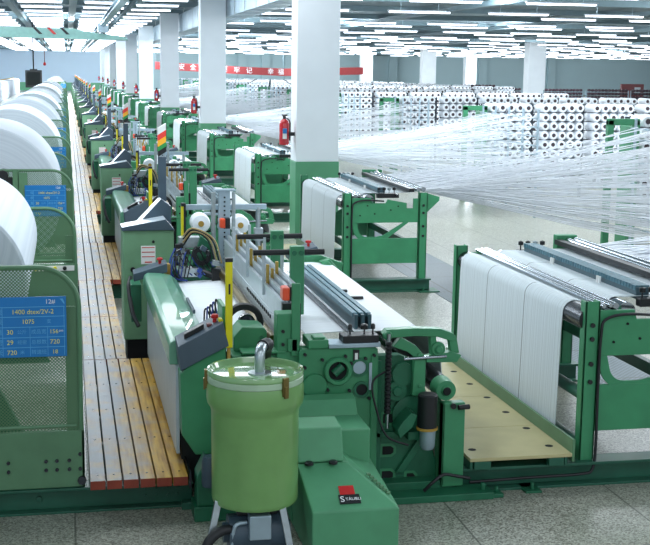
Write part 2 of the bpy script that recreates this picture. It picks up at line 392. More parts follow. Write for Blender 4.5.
# ------------------------------------------------------------------ machine parts, authored at the first module
Y0 = H0
def make_loom():
    y = Y0
    L = root('rapier_loom', (1.7, y+2, 0), 'x', 'loom', 'looms in the long row')
    # near side frame with bearings
    for d, nm in ((0, 0), (3.7, 1)):
        a = y+d
        s = MB()
        s.prism([(1.50, .02), (2.05, .02), (2.05, 1.04), (2.02, 1.06), (1.52, 1.06), (1.50, 1.04)], 'y', a, a+.1)
        s.box(1.5, 2.05, a-.015, a, .02, .08).box(2.0, 2.05, a-.015, a, .08, 1.0)
        fr = s.build('side_frame', M['loom'], L, .008)
        if nm == 0:
            MB().lathe([(.066, .0), (.098, .0), (.098, -.03), (.09, -.04), (.07, -.04), (.066, -.03), (.066, .0)], (1.767, a, .9), 'y', 28).build('bearing_ring', M['loom'], fr)
            MB().lathe([(.0, -.004), (.066, -.004), (.066, .0)], (1.767, a, .9), 'y', 28).build('bore_disc', M['dark'], fr)  # flat dark disc paints the shade inside the bearing, no real hole
            MB().cyl((1.74, a-.012, .88), (1.80, a-.006, .93), .03, 10).build('shaft_end', M['cast'], fr)
            for (hx, hz, r) in ((1.92, .917, .046), (1.937, .762, .04)):
                MB().lathe([(r, .0), (r+.018, .0), (r+.018, -.014), (r, -.014), (r, .0)], (hx, a, hz), 'y', 20).build('bearing_ring', M['cast'], fr)
                MB().lathe([(.0, -.004), (r, -.004), (r, .0)], (hx, a, hz), 'y', 20).build('bore_disc', M['dark' if hz < .8 else 'zinc'], fr)
            MB().lathe([(.0, -.02), (.082, -.02), (.086, -.012), (.086, 0)], (1.61, a, .80), 'y', 28).build('cover_disc', M['loom'], fr)
            MB().box(1.875, 1.915, a-.012, a, .965, 1.04).build('dial_plate', M['black'], fr)
            MB().box(1.885, 1.905, a-.015, a-.011, .975, 1.02).build('dial_mark', M['whitep'], fr)
            MB().box(1.985, 2.005, a-.018, a-.014, .76, .95).build('scale_strip', M['zinc'], fr)
            b = MB()
            for (bx, bz) in ((1.54, 1.02), (1.54, .93), (1.66, .98), (1.82, 1.0), (2.02, 1.0), (1.96, .98), (1.85, .76), (1.99, .7), (1.86, .95), (1.70, .77), (1.55, .7)):
                b.cyl((bx, a-.025, bz), (bx, a, bz), .011, 8)
            b.build('bolt_heads', M['black'], fr)
    # casting to the right of the near frame with dark slots
    a = y+.06
    s = MB()
    s.prism([(2.04, .02), (2.5, .02), (2.5, .2), (2.44, .42), (2.42, .7), (2.36, .92), (2.22, .98), (2.04, .98)], 'y', a, a+.08)
    s.prism([(2.2, .14), (2.26, .14), (2.46, .44), (2.40, .44)], 'y', a-.03, a)
    s.box(2.05, 2.09, a-.03, a, .1, .95).box(2.05, 2.45, a-.03, a, .40, .44).box(2.2, 2.46, a-.02, a, .62, .65)
    cs = s.build('gear_casting', M['cast'], L, .006)
    for (sx, sz, w, h) in ((2.15, .53, .04, .032), (2.15, .30, .04, .03), (2.15, .12, .04, .03), (2.32, .085, .03, .04)):
        MB().prism([(sx+px*w, sz+pz*h) for px, pz in ((-1, -1), (.5, -1), (1, -.5), (1, .5), (.5, 1), (-1, 1))], 'y', a-.004, a).build('slot_shade', M['dark'], cs)  # dark patch on the casting, painted shade of a slot
        MB().prism([(sx+px*(w+.018), sz+pz*(h+.018)) for px, pz in ((-1, -1), (.5, -1), (1, -.5), (1, .5), (.5, 1), (-1, 1))], 'y', a-.002, a).build('slot_rim', M['loom'], cs)
    MB().lathe([(.0, -.045), (.03, -.045), (.036, -.03), (.07, -.03), (.075, 0)], (2.2, a, .73), 'y', 20).build('hand_wheel', M['cast'], L)
    g = MB().lathe([(0, 0), (.13, 0), (.13, -.03), (.1, -.035), (.0, -.035)], (2.3, a, .56), 'y', 24)
    g.lathe([(0, 0), (.08, 0), (.08, -.04), (0, -.04)], (2.24, a, .85), 'y', 20)
    g.build('gear_cover', M['cast'], L)
    MB().lathe([(0, -.01), (.05, -.01), (.06, .0)], (2.36, a-.001, .84), 'y', 20).build('worm_disc', M['dark'], L)
    # lever arm over the cloth, with fork and leg
    s = MB()
    s.prism([(2.07, 1.15), (2.10, 1.18), (2.3, 1.185), (2.48, 1.175), (2.57, 1.14), (2.6, 1.10), (2.56, 1.085), (2.46, 1.12), (2.3, 1.13), (2.1, 1.12)], 'y', y-.04, y+.04)
    s.prism([(2.145, 1.06), (2.2, 1.125), (2.31, 1.06), (2.38, .98), (2.38, .71), (2.29, .71), (2.30, .98), (2.25, 1.02)], 'y', y-.035, y+.02)
    s.prism([(2.38, .985), (2.56, 1.015), (2.63, .99), (2.6, .94), (2.38, .945)], 'y', y-.05, y+.03)
    s.prism([(2.41, 1.13), (2.45, 1.13), (2.47, .96), (2.42, .96)], 'y', y-.03, y+.03)
    s.prism([(2.54, 1.12), (2.6, 1.1), (2.62, 1.0), (2.56, 1.0)], 'y', y-.03, y+.03)
    s.lathe([(0, -.07), (.022, -.07), (.03, -.05), (.048, -.05), (.052, -.03)], (2.465, y, 1.035), 'y', 18)
    s.lathe([(0, -.06), (.028, -.06), (.035, -.03)], (2.105, y, 1.14), 'y', 14)
    s.cyl((2.335, y-.05, .99), (2.335, y, .99), .02, 10).cyl((2.34, y-.045, .78), (2.34, y, .78), .014, 10)
    ar = s.build('lever_arm', M['loom'], L, .006)
    MB().cyl((2.22, y-.05, .975), (2.52, y-.05, .985), .012, 10).build('tie_rod', M['chrome'], ar)
    s = MB()
    for k in range(18): s.lathe([(.017, 0), (.024, .008), (.024, .02), (.017, .028)], (2.105, y-.07, .60+k*.028), n=12)
    s.build('spring_damper', M['black'], L)
    MB().cyl((2.105, y-.07, .50), (2.105, y-.07, .62), .014, 10).cyl((2.105, y-.07, 1.1), (2.105, y-.07, 1.16), .014, 10).build('damper_rod', M['chrome'], L)
    # oil unit
    s = MB().lathe([(0, 0), (.068, 0), (.068, .235), (.06, .245), (0, .245)], (2.375, y-.12, .50), n=24)
    ou = s.build('oil_filter', M['black'], L)
    MB().lathe([(0, .0), (.04, .0), (.052, .02), (.055, .14), (0, .14)], (2.38, y-.12, .355), n=20).build('oil_bowl', M['zinc'], ou)
    MB().lathe([(.069, 0), (.074, 0), (.074, .018), (.069, .018), (.069, 0)], (2.375, y-.12, .495), n=24).build('clamp_ring', M['ochre'], ou)
    s = MB().prism([(2.18, .44), (2.27, .52), (2.3, .6), (2.26, .62), (2.2, .56), (2.16, .5)], 'y', y-.14, y+.02).box(2.26, 2.44, y-.06, y+.02, .40, .46)
    s.build('filter_bracket', M['cast'], L, .005)
    # cloth roller, hub and small post with feet
    rl = MB().cyl((2.54, y+.1, .73), (2.54, y+3.65, .73), .075, 20).build('cloth_roller', M['darkroll'], L)
    MB().lathe([(0, -.05), (.03, -.05), (.04, -.03), (.07, -.03), (.08, .1)], (2.54, y+.02, .73), 'y', 20).build('roller_hub', M['loom'], rl)
    MB().lathe([(0, -.056), (.024, -.056), (.03, -.05)], (2.54, y+.02, .73), 'y', 16).build('hub_shade_disc', M['dark'], rl)  # dark disc on the hub face paints the shaded bore
    s = MB().box(2.50, 2.66, y-.08, y, .06, .66).box(2.50, 2.52, y-.08, y+.1, .06, .66)
    pt = s.build('roller_post', M['loom'], L, .008)
    MB().cyl((2.6, y-.11, .635), (2.68, y-.1, .635), .018, 10).cyl((2.57, y-.1, .64), (2.57, y-.06, .64), .02, 10).build('post_knob', M['black'], pt)
    s = MB().box(2.05, 2.84, y-.22, y-.02, .0, .05).box(2.05, 2.6, y-.06, y+.15, .0, .1).box(2.72, 2.92, y-.2, y-.1, .0, .03)
    s.cyl((2.78, y-.15, .05), (2.78, y-.15, .1), .018, 8).cyl((2.88, y-.15, .03), (2.88, y-.15, .07), .014, 8)
    s.build('foot_plate', M['cast'], L, .005)
    MB().tube(smooth_path([(2.1, y-.05, .9), (2.0, y-.06, .82), (2.03, y-.08, .62), (2.1, y-.1, .45), (2.25, y-.1, .38)]), .008, 6).build('cable', M['rubber'], L)
    MB().tube(smooth_path([(2.36, y-.14, .06), (2.42, y-.16, .13), (2.5, y-.14, .17), (2.6, y-.13, .15), (2.7, y-.1, .12)]), .012, 6).build('cable', M['rubber'], L)
    # black clamp plate with three knobs on top of the near frame
    kp = MB().box(1.8, 2.05, y-.02, y+.12, 1.09, 1.14).build('clamp_plate', M['black'], L, .005)
    MB().box(1.7, 2.06, y-.03, y+.14, 1.06, 1.09).build('top_rail', M['zinc'], L, .004)
    for kx, r in ((1.86, .016), (1.96, .026), (2.02, .016)):
        MB().lathe([(.006, 0), (.006, .03), (r, .035), (r, .06), (r*.6, .07), (0, .07)], (kx, y+.04, 1.14), n=12).build('knob', M['black'], kp)
    # upright box, lamp and thin plate at the near end of the heald frames
    ub = MB().box(1.36, 1.51, y+.06, y+.2, .55, 1.29).box(1.455, 1.515, y+.04, y+.06, 1.0, 1.5).box(1.43, 1.5, y+.04, y+.06, 1.03, 1.12).build('end_post', M['loom'], L, .006)
    lp = MB().box(1.445, 1.49, y+.05, y+.16, 1.375, 1.475).build('lamp_body', M['black'], L, .006)
    MB().box(1.395, 1.445, y+.05, y+.16, 1.38, 1.47).build('lamp_lens', M['orange'], lp, .01)
    for dz in (1.08, 1.17): MB().cyl((1.40, y+.045, dz), (1.40, y+.06, dz), .012, 8).build('bolt', M['black'], ub)
    MB().box(1.56, 1.7, y-.02, y+.2, 1.06, 1.12).box(1.60, 1.68, y+.0, y+.1, 1.12, 1.135).build('top_block', M['loom'], L, .006)
    # heald frames: silver plates edge on to the aisle with gold guides
    for k, (hx, top, a0, a1) in enumerate(((1.44, 1.33, .3, 3.5), (1.475, 1.37, .33, 3.5), (1.51, 1.40, .36, 3.5), (1.545, 1.43, .4, 3.5))):
        h = MB().box(hx-.008, hx+.008, y+a0, y+a1, 1.06, top).box(hx-.012, hx+.012, y+a0, y+a1, top-.02, top).box(hx-.012, hx+.012, y+a0, y+a1, 1.16, 1.175).build('heald_frame', M['alu'], L)
        if k == 0:
            hl = MB()
            for q in range(14): hl.box(hx-.014, hx-.010, y+.75+q*.09, y+.79+q*.09, 1.12, 1.145)
            hl.build('slot_shade_row', M['dark'], h)  # slots are dark patches on the plate, shade put into colour
    for gy in (1.05, 1.9, 2.75):
        for gx, g1, mt in ((1.425, .10, 'alu'), (1.455, .03, 'gold'), (1.49, .0, 'gold'), (1.525, .05, 'gold'), (1.565, .12, 'alu')):
            MB().box(gx-.011, gx+.011, y+gy, y+gy+.03, 1.24, 1.44+g1).build('guide', M[mt], L, .002)
    lp = MB().box(1.445, 1.49, y+3.5, y+3.6, 1.43, 1.53).build('lamp_body', M['black'], L, .006)
    MB().box(1.395, 1.445, y+3.5, y+3.6, 1.435, 1.525).build('lamp_lens', M['orange'], lp, .01)
    MB().box(1.43, 1.56, y+.26, y+.3, 1.05, 1.32).build('heald_end_plate', M['black'], L)
    MB().cyl((1.38, y+.35, 1.045), (1.38, y+3.5, 1.045), .038, 14).build('temple_tube', M['brass'], L)
    # harness posts with black rods
    for py in (.95, 1.85):
        ps = MB().box(1.61, 1.715, y+py, y+py+.06, 1.1, 1.62).build('harness_post', M['loom'], L, .006)
        for bx in (1.635, 1.69): MB().cyl((bx, y+py-.012, 1.57), (bx, y+py, 1.57), .02, 10).build('bolt', M['cast'], ps)
        MB().cyl((1.34, y+py+.08, 1.565), (1.88, y+py+.08, 1.565), .022, 14).build('harness_rod', M['black'], ps)
    # front cover, apron and the woven cloth
    prof = [(.645, .93), (.645, 1.06), (.655, 1.085), (.685, 1.1), (.80, 1.095), (.89, 1.07), (.95, 1.02)]
    cv = MB().prism(prof + [(.95, .95), (.7, .93)], 'y', y+.2, y+3.1)
    for f in cv.bm.faces: f.smooth = False
    cv = cv.build('front_cover', M['cover'], L, .01)
    MB().box(.925, .945, y+1.4, y+1.95, 1.04, 1.07).build('cover_handle', M['greybox'], cv, .004)
    MB().box(.685, .71, y+.15, y+3.2, .32, .93).build('apron_panel', M['roofgrey'], L, .005)
    MB().box(.72, 1.48, y+.15, y+3.8, .1, .9).build('dark_gap_block', M['dark'], L)  # near-black block paints the shaded gap below the cover
    MB().strip([(1.56, 1.0), (1.3, .985), (1.05, .975), (.97, .97), (.955, .96)], y+.35, y+3.4, .006).build('woven_cloth', M['fabric'], L)
    MB().strip([(2.63, .73), (2.62, .85), (2.56, 1.0), (2.48, 1.06), (2.3, 1.075), (1.9, 1.08), (1.62, 1.07)], y+.4, y+3.6, .006).build('warp_cloth', M['fabric'], L)
    # warp stop bars
    for k in range(3):
        bx = 2.0+k*.05
        b = MB().box(bx-.012, bx+.012, y+.45, y+2.75, 1.085, 1.19).build('stop_bar', M['navy'], L)
        MB().box(bx-.018, bx+.018, y+.5, y+2.75, 1.165, 1.195).build('dropper_row', M['teal'], b)
    MB().box(1.9, 1.94, y+.2, y+3.5, 1.09, 1.11).build('guide_rail', M['darkroll'], L)
    fr = MB()
    fr.box(2.15, 2.33, y+1.6, y+1.64, 1.085, 1.105).box(2.15, 2.18, y+1.6, y+1.95, 1.085, 1.105).box(2.15, 2.27, y+1.92, y+1.96, 1.085, 1.105)
    fr.build('yarn_frame', M['black'], L)
    # near control panel on its bracket
    pb = MB().prism([(.71, .50), (.80, .36), (1.0, .36), (1.0, 1.2), (.70, .92)], 'y', y-.02, y+.26).build('panel_bracket', M['loom'], L, .006)
    cp = MB().hexa([(.665, y-.05, .93), (.985, y-.05, 1.09), (.985, y+.22, 1.09), (.665, y+.22, .93)],
                   [(.65, y-.03, 1.09), (.95, y-.03, 1.245), (.95, y+.22, 1.265), (.65, y+.22, 1.11)]).build('control_panel', M['greybox'], L, .006)
    def on(px, dz=0.): return 1.095 + (px-.65)*.52 + dz
    MB().hexa([(.70, y+.05, on(.70)), (.83, y+.05, on(.83)), (.83, y+.11, on(.83)+.003), (.70, y+.11, on(.70)+.003)],
              [(.70, y+.05, on(.70)+.035), (.83, y+.05, on(.83)+.035), (.83, y+.11, on(.83)+.035), (.70, y+.11, on(.70)+.035)]).build('keypad', M['black'], cp, .004)
    MB().lathe([(.014, 0), (.014, .025), (.026, .03), (.026, .045), (.018, .055), (0, .055)], (.905, y+.08, on(.905)), n=14).build('stop_button', M['red'], cp)
    MB().box(.925, .96, y+.02, y+.09, 1.24, 1.258).build('button_plate', M['yellow'], cp, .003)
    MB().box(.85, .885, y+.04, y+.09, on(.86), on(.86)+.02).build('switch', M['maroon'], cp, .003)
    for o in (cp,): o.location = (o.location.x+.035, o.location.y, o.location.z+.015)
    # light curtain posts
    lc = MB().box(1.0, 1.045, y-.04, y+.0, 1.09, 1.68).build('light_curtain', M['yellow'], L, .004)
    MB().box(.998, 1.047, y-.042, y+.002, 1.665, 1.69).build('end_cap', M['black'], lc)
    MB().box(1.018, 1.03, y-.042, y-.04, 1.45, 1.52).build('warning_mark', M['black'], lc)
    MB().cyl((1.022, y-.02, .8), (1.022, y-.02, 1.09), .012, 8).build('curtain_stem', M['ochre'], lc)
    lc = MB().box(1.05, 1.075, y+3.75, y+3.79, 1.0, 1.62).build('light_curtain', M['yellow'], L, .004)
    MB().box(1.075, 1.095, y+3.75, y+3.79, 1.0, 1.62).build('black_stripe', M['black'], lc)
    MB().box(1.05, 1.095, y+3.745, y+3.795, 1.62, 1.65).build('end_cap', M['black'], lc)
    # selector drive box, pulley and hose at the near end
    s = MB().prism([(1.09, 1.0), (1.30, 1.0), (1.32, 1.05), (1.32, 1.14), (1.29, 1.16), (1.15, 1.17), (1.09, 1.1)], 'y', y+.24, y+.5)
    db = s.build('drive_box', M['loom'], L, .008)
    MB().cyl((1.285, y+.225, 1.09), (1.285, y+.24, 1.09), .016, 10).build('bolt', M['cast'], db)
    MB().box(1.06, 1.40, y+.1, y+.45, .97, 1.0).box(1.12, 1.42, y+.05, y+.2, 1.02, 1.035).build('shelf_plate', M['loom'], L, .004)
    MB().lathe([(.10, -.03), (.14, -.03), (.145, -.02), (.145, .02), (.14, .03), (.10, .03), (.10, -.03)], (1.21, y+.62, 1.12), 'y', 28).build('belt_wheel', M['rubber'], L)
    MB().lathe([(0, -.045), (.03, -.045), (.05, -.02), (.06, -.02), (.06, .03), (0, .03)], (1.23, y+.6, 1.13), 'y', 16).build('wheel_hub', M['darkroll'], L)
    MB().box(.985, 1.01, y+.02, y+.3, .9, 1.36).build('edge_plate', M['loom'], L, .004)
    for k in range(5):
        pts = smooth_path([(.92+.02*k, y+.55, 1.05), (.93+.02*k, y+.6, 1.22+.02*k), (.96+.025*k, y+.62, 1.2-.02*k), (1.0+.02*k, y+.6, 1.05)])
        MB().tube(pts, .006, 6).build('weft_tube', M['blue' if k % 2 else 'black'], L)
    MB().box(.90, .96, y+.5, y+.6, .98, 1.12).build('weft_clamp', M['black'], L, .006)
    # weft insertion head at the far end
    hy = y+3.25
    MB().box(.9, 1.35, hy, hy+.3, .95, 1.08).prism([(1.1, 1.05), (1.35, 1.05), (1.3, 1.3), (1.2, 1.38)], 'y', hy+.15, hy+.22).build('head_bracket', M['cast'], L, .006)
    MB().box(.98, 1.16, hy-.02, hy+.12, 1.02, 1.1).box(1.0, 1.2, hy+.2, hy+.34, 1.26, 1.36).box(1.0, 1.06, hy+.2, hy+.3, 1.1, 1.26).build('insertion_block', M['steel'], L, .006)
    MB().lathe([(.05, -.02), (.09, -.02), (.09, .02), (.05, .02), (.05, -.02)], (1.2, hy+.1, 1.2), 'y', 18).cyl((1.15, hy+.05, 1.08), (1.32, hy-.05, 1.02), .03, 10).box(1.28, 1.36, hy-.08, hy+.02, .99, 1.1).build('insertion_wheel', M['black'], L)
    for k in range(4):
        MB().tube(smooth_path([(1.03, hy+.1, 1.3+.03*k), (1.12, hy+.05, 1.42+.015*k), (1.25+.02*k, hy+.05, 1.36), (1.32+.02*k, hy+.0, 1.14)]), .0075, 6).build('air_hose', M['tan' if k % 2 else 'black'], L)
    for k in range(3):
        MB().tube(smooth_path([(.95+.03*k, hy+.05, 1.28), (.9+.02*k, hy, 1.16), (.93+.03*k, hy-.06, 1.03), (1.05, hy-.1, 1.0)]), .008, 6).build('air_hose', M['blue' if k != 1 else 'black'], L)
    rr = random.Random(5)
    for q in range(16):
        cx_, cy_, cz_ = rr.uniform(.92, 1.34), hy+rr.uniform(-.12, .28), rr.uniform(1.04, 1.3); w_ = rr.uniform(.012, .035)
        MB().box(cx_-w_, cx_+w_, cy_-.03, cy_+.03, cz_-.02, cz_+.025, Matrix.Rotation(rr.uniform(-.6, .6), 3, 'Y')).build('insertion_clip', M[('black', 'steel', 'greybox', 'blue', 'black')[q % 5]], L, .004)
    for q in range(6):
        MB().tube(smooth_path([(.9+.03*q, hy-.1, 1.03), (.93+.04*q, hy-.02, 1.2+.02*q), (1.0+.05*q, hy+.06, 1.12), (1.1+.04*q, hy-.04, 1.04)]), .006, 6).build('air_hose', M[('blue', 'black', 'black')[q % 3]], L)
    MB().box(.84, .9, hy-.05, hy+.05, 1.05, 1.15).build('valve_block', M['ochre'], L, .004)
    # far console
    wc = MB().hexa([(2.10, y+3.7, 1.08), (2.40, y+3.7, 1.16), (2.40, y+3.95, 1.16), (2.10, y+3.95, 1.08)], [(2.09, y+3.7, 1.14), (2.37, y+3.7, 1.22), (2.37, y+3.95, 1.235), (2.09, y+3.95, 1.155)]).build('control_panel', M['greybox'], L, .006)
    MB().lathe([(.014, 0), (.014, .03), (.03, .035), (.03, .055), (0, .06)], (2.3, y+3.8, 1.21), n=12).build('stop_button', M['red'], wc)
    fc = MB().hexa([(.56, hy-.2, 1.02), (.86, hy-.2, 1.1), (.86, hy, 1.1), (.56, hy, 1.02)], [(.56, hy-.2, 1.09), (.86, hy-.2, 1.18), (.86, hy, 1.19), (.56, hy, 1.1)]).build('control_panel', M['greybox'], L, .006)
    MB().lathe([(.014, 0), (.014, .03), (.028, .035), (.028, .05), (0, .06)], (.8, hy-.1, 1.165), n=12).build('stop_button', M['red'], fc)
    MB().tube(smooth_path([(.56, y+3.7, .95), (.53, y+3.4, .9), (.55, y+3.2, .72), (.6, y+3.1, .6)]), .02, 8).build('cable', M['rubber'], L)
    MB().box(.545, .64, y+3.3, y+3.6, .6, .95).build('junction_box', M['cast'], L, .006)
    # far perforated mast with cross bar
    my = y+3.66
    s = MB().box(1.40, 1.51, my, my+.06, .95, 1.77).box(1.36, 1.56, my-.02, my+.08, 1.77, 1.79)
    ms = s.build('mast', M['zinc'], L, .004)
    hl = MB()
    for q in range(18): hl.box(1.447, 1.463, my-.004, my, .99+q*.042, 1.005+q*.042)
    hl.build('hole_shade_row', M['dark'], ms)  # perforation shown by dark patches, shade of the holes painted on
    MB().box(1.33, 1.37, my, my+.05, .95, 1.76).box(1.53, 1.56, my, my+.05, .95, 1.76).build('mast_rail', M['steel'], L, .003)
    MB().box(1.08, 1.88, my+.12, my+.17, 1.58, 1.63).build('cross_bar', M['zinc'], L, .004)
    MB().cyl((1.8, my+.14, 1.05), (1.8, my+.14, 1.6), .025, 10).box(1.76, 1.84, my+.08, my+.16, 1.28, 1.4).build('bar_post', M['steel'], L)
    # far end drive housing and lever, mirrored look of the near end
    s = MB().box(1.6, 2.1, y+3.8, y+3.95, .1, 1.08).prism([(2.05, 1.02), (2.1, 1.13), (2.4, 1.14), (2.62, 1.06), (2.6, .96), (2.4, .92), (2.2, .98)], 'y', y+3.64, y+3.7)
    s.box(2.3, 2.42, y+3.66, y+3.72, .05, .95).box(2.12, 2.5, y+3.62, y+3.68, .86, 1.08).prism([(2.36, 1.1), (2.46, 1.12), (2.56, 1.0), (2.48, .94)], 'y', y+3.5, y+3.6).lathe([(0, -.03), (.04, -.03), (.05, 0)], (2.42, y+3.5, 1.06), 'y', 14)
    s.build('end_housing', M['loom'], L, .008)
    return L
loom = make_loom()

def make_cabinet():
    y = Y0+4.0
    K = root('control_cabinet', (.76, y+.3, .0), 'x', 'cabinet', 'control cabinets along the aisle')
    MB().box(.51, 1.0, y, y+.55, .28, 1.36).build('body', M['cab'], K, .008)
    MB().box(.54, .97, y+.03, y+.5, .0, .28).build('plinth', M['black'], K)
    def roofed(nm, poly, a0, a1):
        m_ = MB().prism(poly, 'y', a0, a1); m_.bm.normal_update(); bmesh.ops.recalc_face_normals(m_.bm, faces=m_.bm.faces)
        for f in m_.bm.faces:
            if f.normal.z > .3 and f.normal.x < .2: f.material_index = 1  # upward faces painted pale as if lit, the rest stays slate
        m_.build(nm, [M['greybox'], M['roofgrey']], K, .005)
    roofed('sloped_roof', [(.495, 1.36), (1.01, 1.36), (.92, 1.47), (.495, 1.395)], y-.02, y+.3)
    roofed('hood', [(.64, 1.36), (1.0, 1.36), (1.0, 1.56), (.90, 1.635)], y+.3, y+.56)
    lb = MB().box(.68, .82, y-.006, y, 1.03, 1.21).build('notice', M['whitep'], K)
    s = MB()
    for z in (1.19, 1.145, 1.10): s.box(.688, .812, y-.008, y-.005, z, z+.008)
    s.box(.715, .785, y-.008, y-.005, 1.045, 1.056)
    s.build('notice_print', M['label_red'], lb)
    MB().cyl((.80, y-.01, 1.25), (.80, y, 1.25), .014, 10).build('lock', M['black'], K)
    MB().cyl((.60, y-.03, .98), (.60, y, .98), .025, 12).box(.67, .74, y-.03, y, .93, 1.0).build('socket', M['black'], K)
    # stack light post
    pt = MB().box(.89, .97, y+.5, y+.58, 1.4, 2.04).build('signal_post', M['greybox'], K, .006)
    z = 2.04
    for nm, mt, h in (('black', M['black'], .055), ('green', emis('signal_green', (40, 140, 70), .15), .045), ('amber', emis('signal_amber', (240, 170, 40), .2), .06), ('red', emis('signal_red', (220, 60, 50), .2), .06), ('white', M['whitep'], .065)):
        sl = .05
        MB().hexa([(.89, y+.5, z), (.97, y+.5, z+sl), (.97, y+.58, z+sl), (.89, y+.58, z)],
                  [(.89, y+.5, z+h), (.97, y+.5, z+h+sl), (.97, y+.58, z+h+sl), (.89, y+.58, z+h)]).build('signal_band', mt, pt)
        z += h
    return K
cab = make_cabinet()

def make_stand():
    y = Y0
    S = root('warp_stand', (4.1, y+1.45, 0), 'x', 'warp stand', 'warp stands beside the columns')
    for d, sg in ((0, 1), (2.85, -1)):
        a = y+d
        for px in (3.55 if d == 0 else 3.515, 4.59):
            # C-section posts
            p = MB().box(px, px+.11, a, a+.012, .17, 1.33).box(px, px+.014, a, a+.09, .17, 1.33).box(px+.096, px+.11, a, a+.09, .17, 1.33).build('post', M['stand'], S, .003)
            if d == 0:
                b = MB()
                for z in (1.16, 1.06, .88, .75): b.cyl((px+.055, a-.015, z), (px+.055, a, z), .017, 10)
                b.build('bolt_heads', M['black'], p)
        s = MB().prism([(3.67, .93), (4.58, .93), (4.58, 1.25), (4.51, 1.25), (4.51, 1.12), (4.42, 1.12), (4.42, 1.19), (4.16, 1.24), (4.13, 1.19), (3.95, 1.19), (3.93, 1.26), (3.67, 1.26)], 'y', a+.02, a+.05)
        up = s.build('upper_plate', M['stand'], S, .004)
        if d == 0:
            b = MB()
            for px, pz in ((3.72, 1.2), (3.78, 1.03), (3.88, 1.16), (3.98, 1.05), (4.2, 1.1), (4.3, 1.15)): b.cyl((px, a+.012, pz), (px, a+.02, pz), .01, 8)
            b.build('bolt_heads', M['dark'], up)
        MB().box(3.67, 4.58, a+.02, a+.05, .38, .72).build('lower_plate', M['stand'], S, .004)
        ub = [(3.67, .93)] + [(3.74, .93)] + arc(3.88, .86, .12, 180, 270, 6)[1:] + [(4.0, .74), (4.1, .76), (4.38, .93), (4.45, .93), (4.14, .70), (3.86, .69)] + arc(3.86, .86, .17, 270, 190, 6)
        MB().prism(ub, 'y', a+.025, a+.045).build('curved_brace', M['stand'], S)
        b = MB().box(2.66, 4.76, a-.06, a+.12, .0, .018).box(2.66, 4.76, a-.06, a+.12, .155, .175).box(2.66, 4.76, a+.02, a+.04, .018, .155)
        bb = b.build('base_beam', M['beam'], S, .003)
        if d == 0:
            for q0, q1 in ((4.58, 4.86), (3.1, 3.22)): MB().box(q0, q1, a-.15, a+.14, .0, .018).cyl((q0+.06, a-.11, .018), (q0+.06, a-.11, .07), .015, 8).build('foot_plate', M['cast'], bb, .003)
            MB().tube(smooth_path([(4.1, a-.0, 1.22), (3.85, a-.01, 1.235), (3.70, a-.01, 1.2), (3.665, a-.02, 1.1), (3.66, a-.02, .7), (3.66, a-.03, .3), (3.64, a-.04, .12), (3.55, a-.04, .085), (3.2, a-.04, .08), (2.72, a-.04, .07)]), .011, 8).build('cable', M['rubber'], bb)
        MB().prism([(4.70, 1.06), (4.87, 1.22), (4.87, 1.27), (4.70, 1.32)], 'y', a+.02, a+.05).build('corner_gusset', M['stand'], S, .003)
    # tie tubes along the depth
    MB().cyl((3.62, y+.05, .62), (3.62, y+2.9, .62), .045, 14).cyl((3.62, y+.05, .24), (3.62, y+2.9, .24), .05, 14).build('tie_tube', M['beam'], S)
    MB().box(4.6, 4.66, y+.1, y+2.9, .5, .6).build('tie_bar', M['beam'], S, .004)
    # rollers and rods on top
    r = MB().cyl((3.61, y+.05, 1.19), (3.61, y+2.84, 1.19), .085, 24).build('front_roller', M['darkroll'], S)
    MB().lathe([(0, -.02), (.05, -.02), (.085, -.01), (.085, .02)], (3.61, y+.06, 1.19), 'y', 20).build('roller_cap', M['black'], r)
    MB().cyl((3.76, y+.05, 1.29), (3.76, y+2.85, 1.29), .016, 10).cyl((3.80, y+.05, 1.285), (3.80, y+2.85, 1.285), .022, 10).cyl((3.71, y+.05, 1.285), (3.71, y+2.85, 1.285), .016, 10).build('chrome_rod', M['chrome'], S)
    MB().cyl((3.93, y+.15, 1.22), (3.93, y+2.8, 1.22), .07, 20).build('guide_roller', M['chrome'], S)
    tb = MB().box(4.095, 4.20, y+.35, y+2.65, 1.27, 1.36).build('stop_bar', M['navy'], S, .005)
    dr = MB()
    for q in range(46): dr.box(4.09, 4.205, y+.36+q*.05, y+.398+q*.05, 1.335, 1.372)
    dr.build('dropper_row', M['teal'], tb)
    for q in (.9, 1.85):
        MB().box(4.05, 4.065, y+q, y+q+.02, 1.27, 1.35).box(4.05, 4.065, y+q+.04, y+q+.06, 1.27, 1.35).build('bar_clip', M['whitep'], tb)
    for d in (.2, 2.68):
        k = MB().box(4.06, 4.36, y+d, y+d+.08, 1.24, 1.30).build('bar_bracket', M['black'], S, .004)
        for q in range(4): MB().lathe([(.006, 0), (.006, .04), (.024, .045), (.024, .075), (0, .085)], (4.09+q*.07, y+d+.04, 1.3), n=10).build('knob', M['black' if q != 2 else 'steel'], k)
    MB().box(4.3, 4.33, y+.1, y+2.7, 1.275, 1.3).build('guide_rail', M['darkroll'], S)
    MB().cyl((4.60, y+.1, 1.36), (4.60, y+2.84, 1.36), .03, 12).cyl((4.67, y+.1, 1.365), (4.67, y+2.84, 1.365), .032, 12).build('chrome_rod', M['chrome'], S)
    MB().box(4.47, 4.54, y+.1, y+2.84, 1.33, 1.375).build('guide_rail', M['black'], S)
    MB().box(4.50, 4.70, y+2.85, y+2.95, 1.26, 1.41).build('end_block', M['stand'], S, .005)
    return S
stand = make_stand()

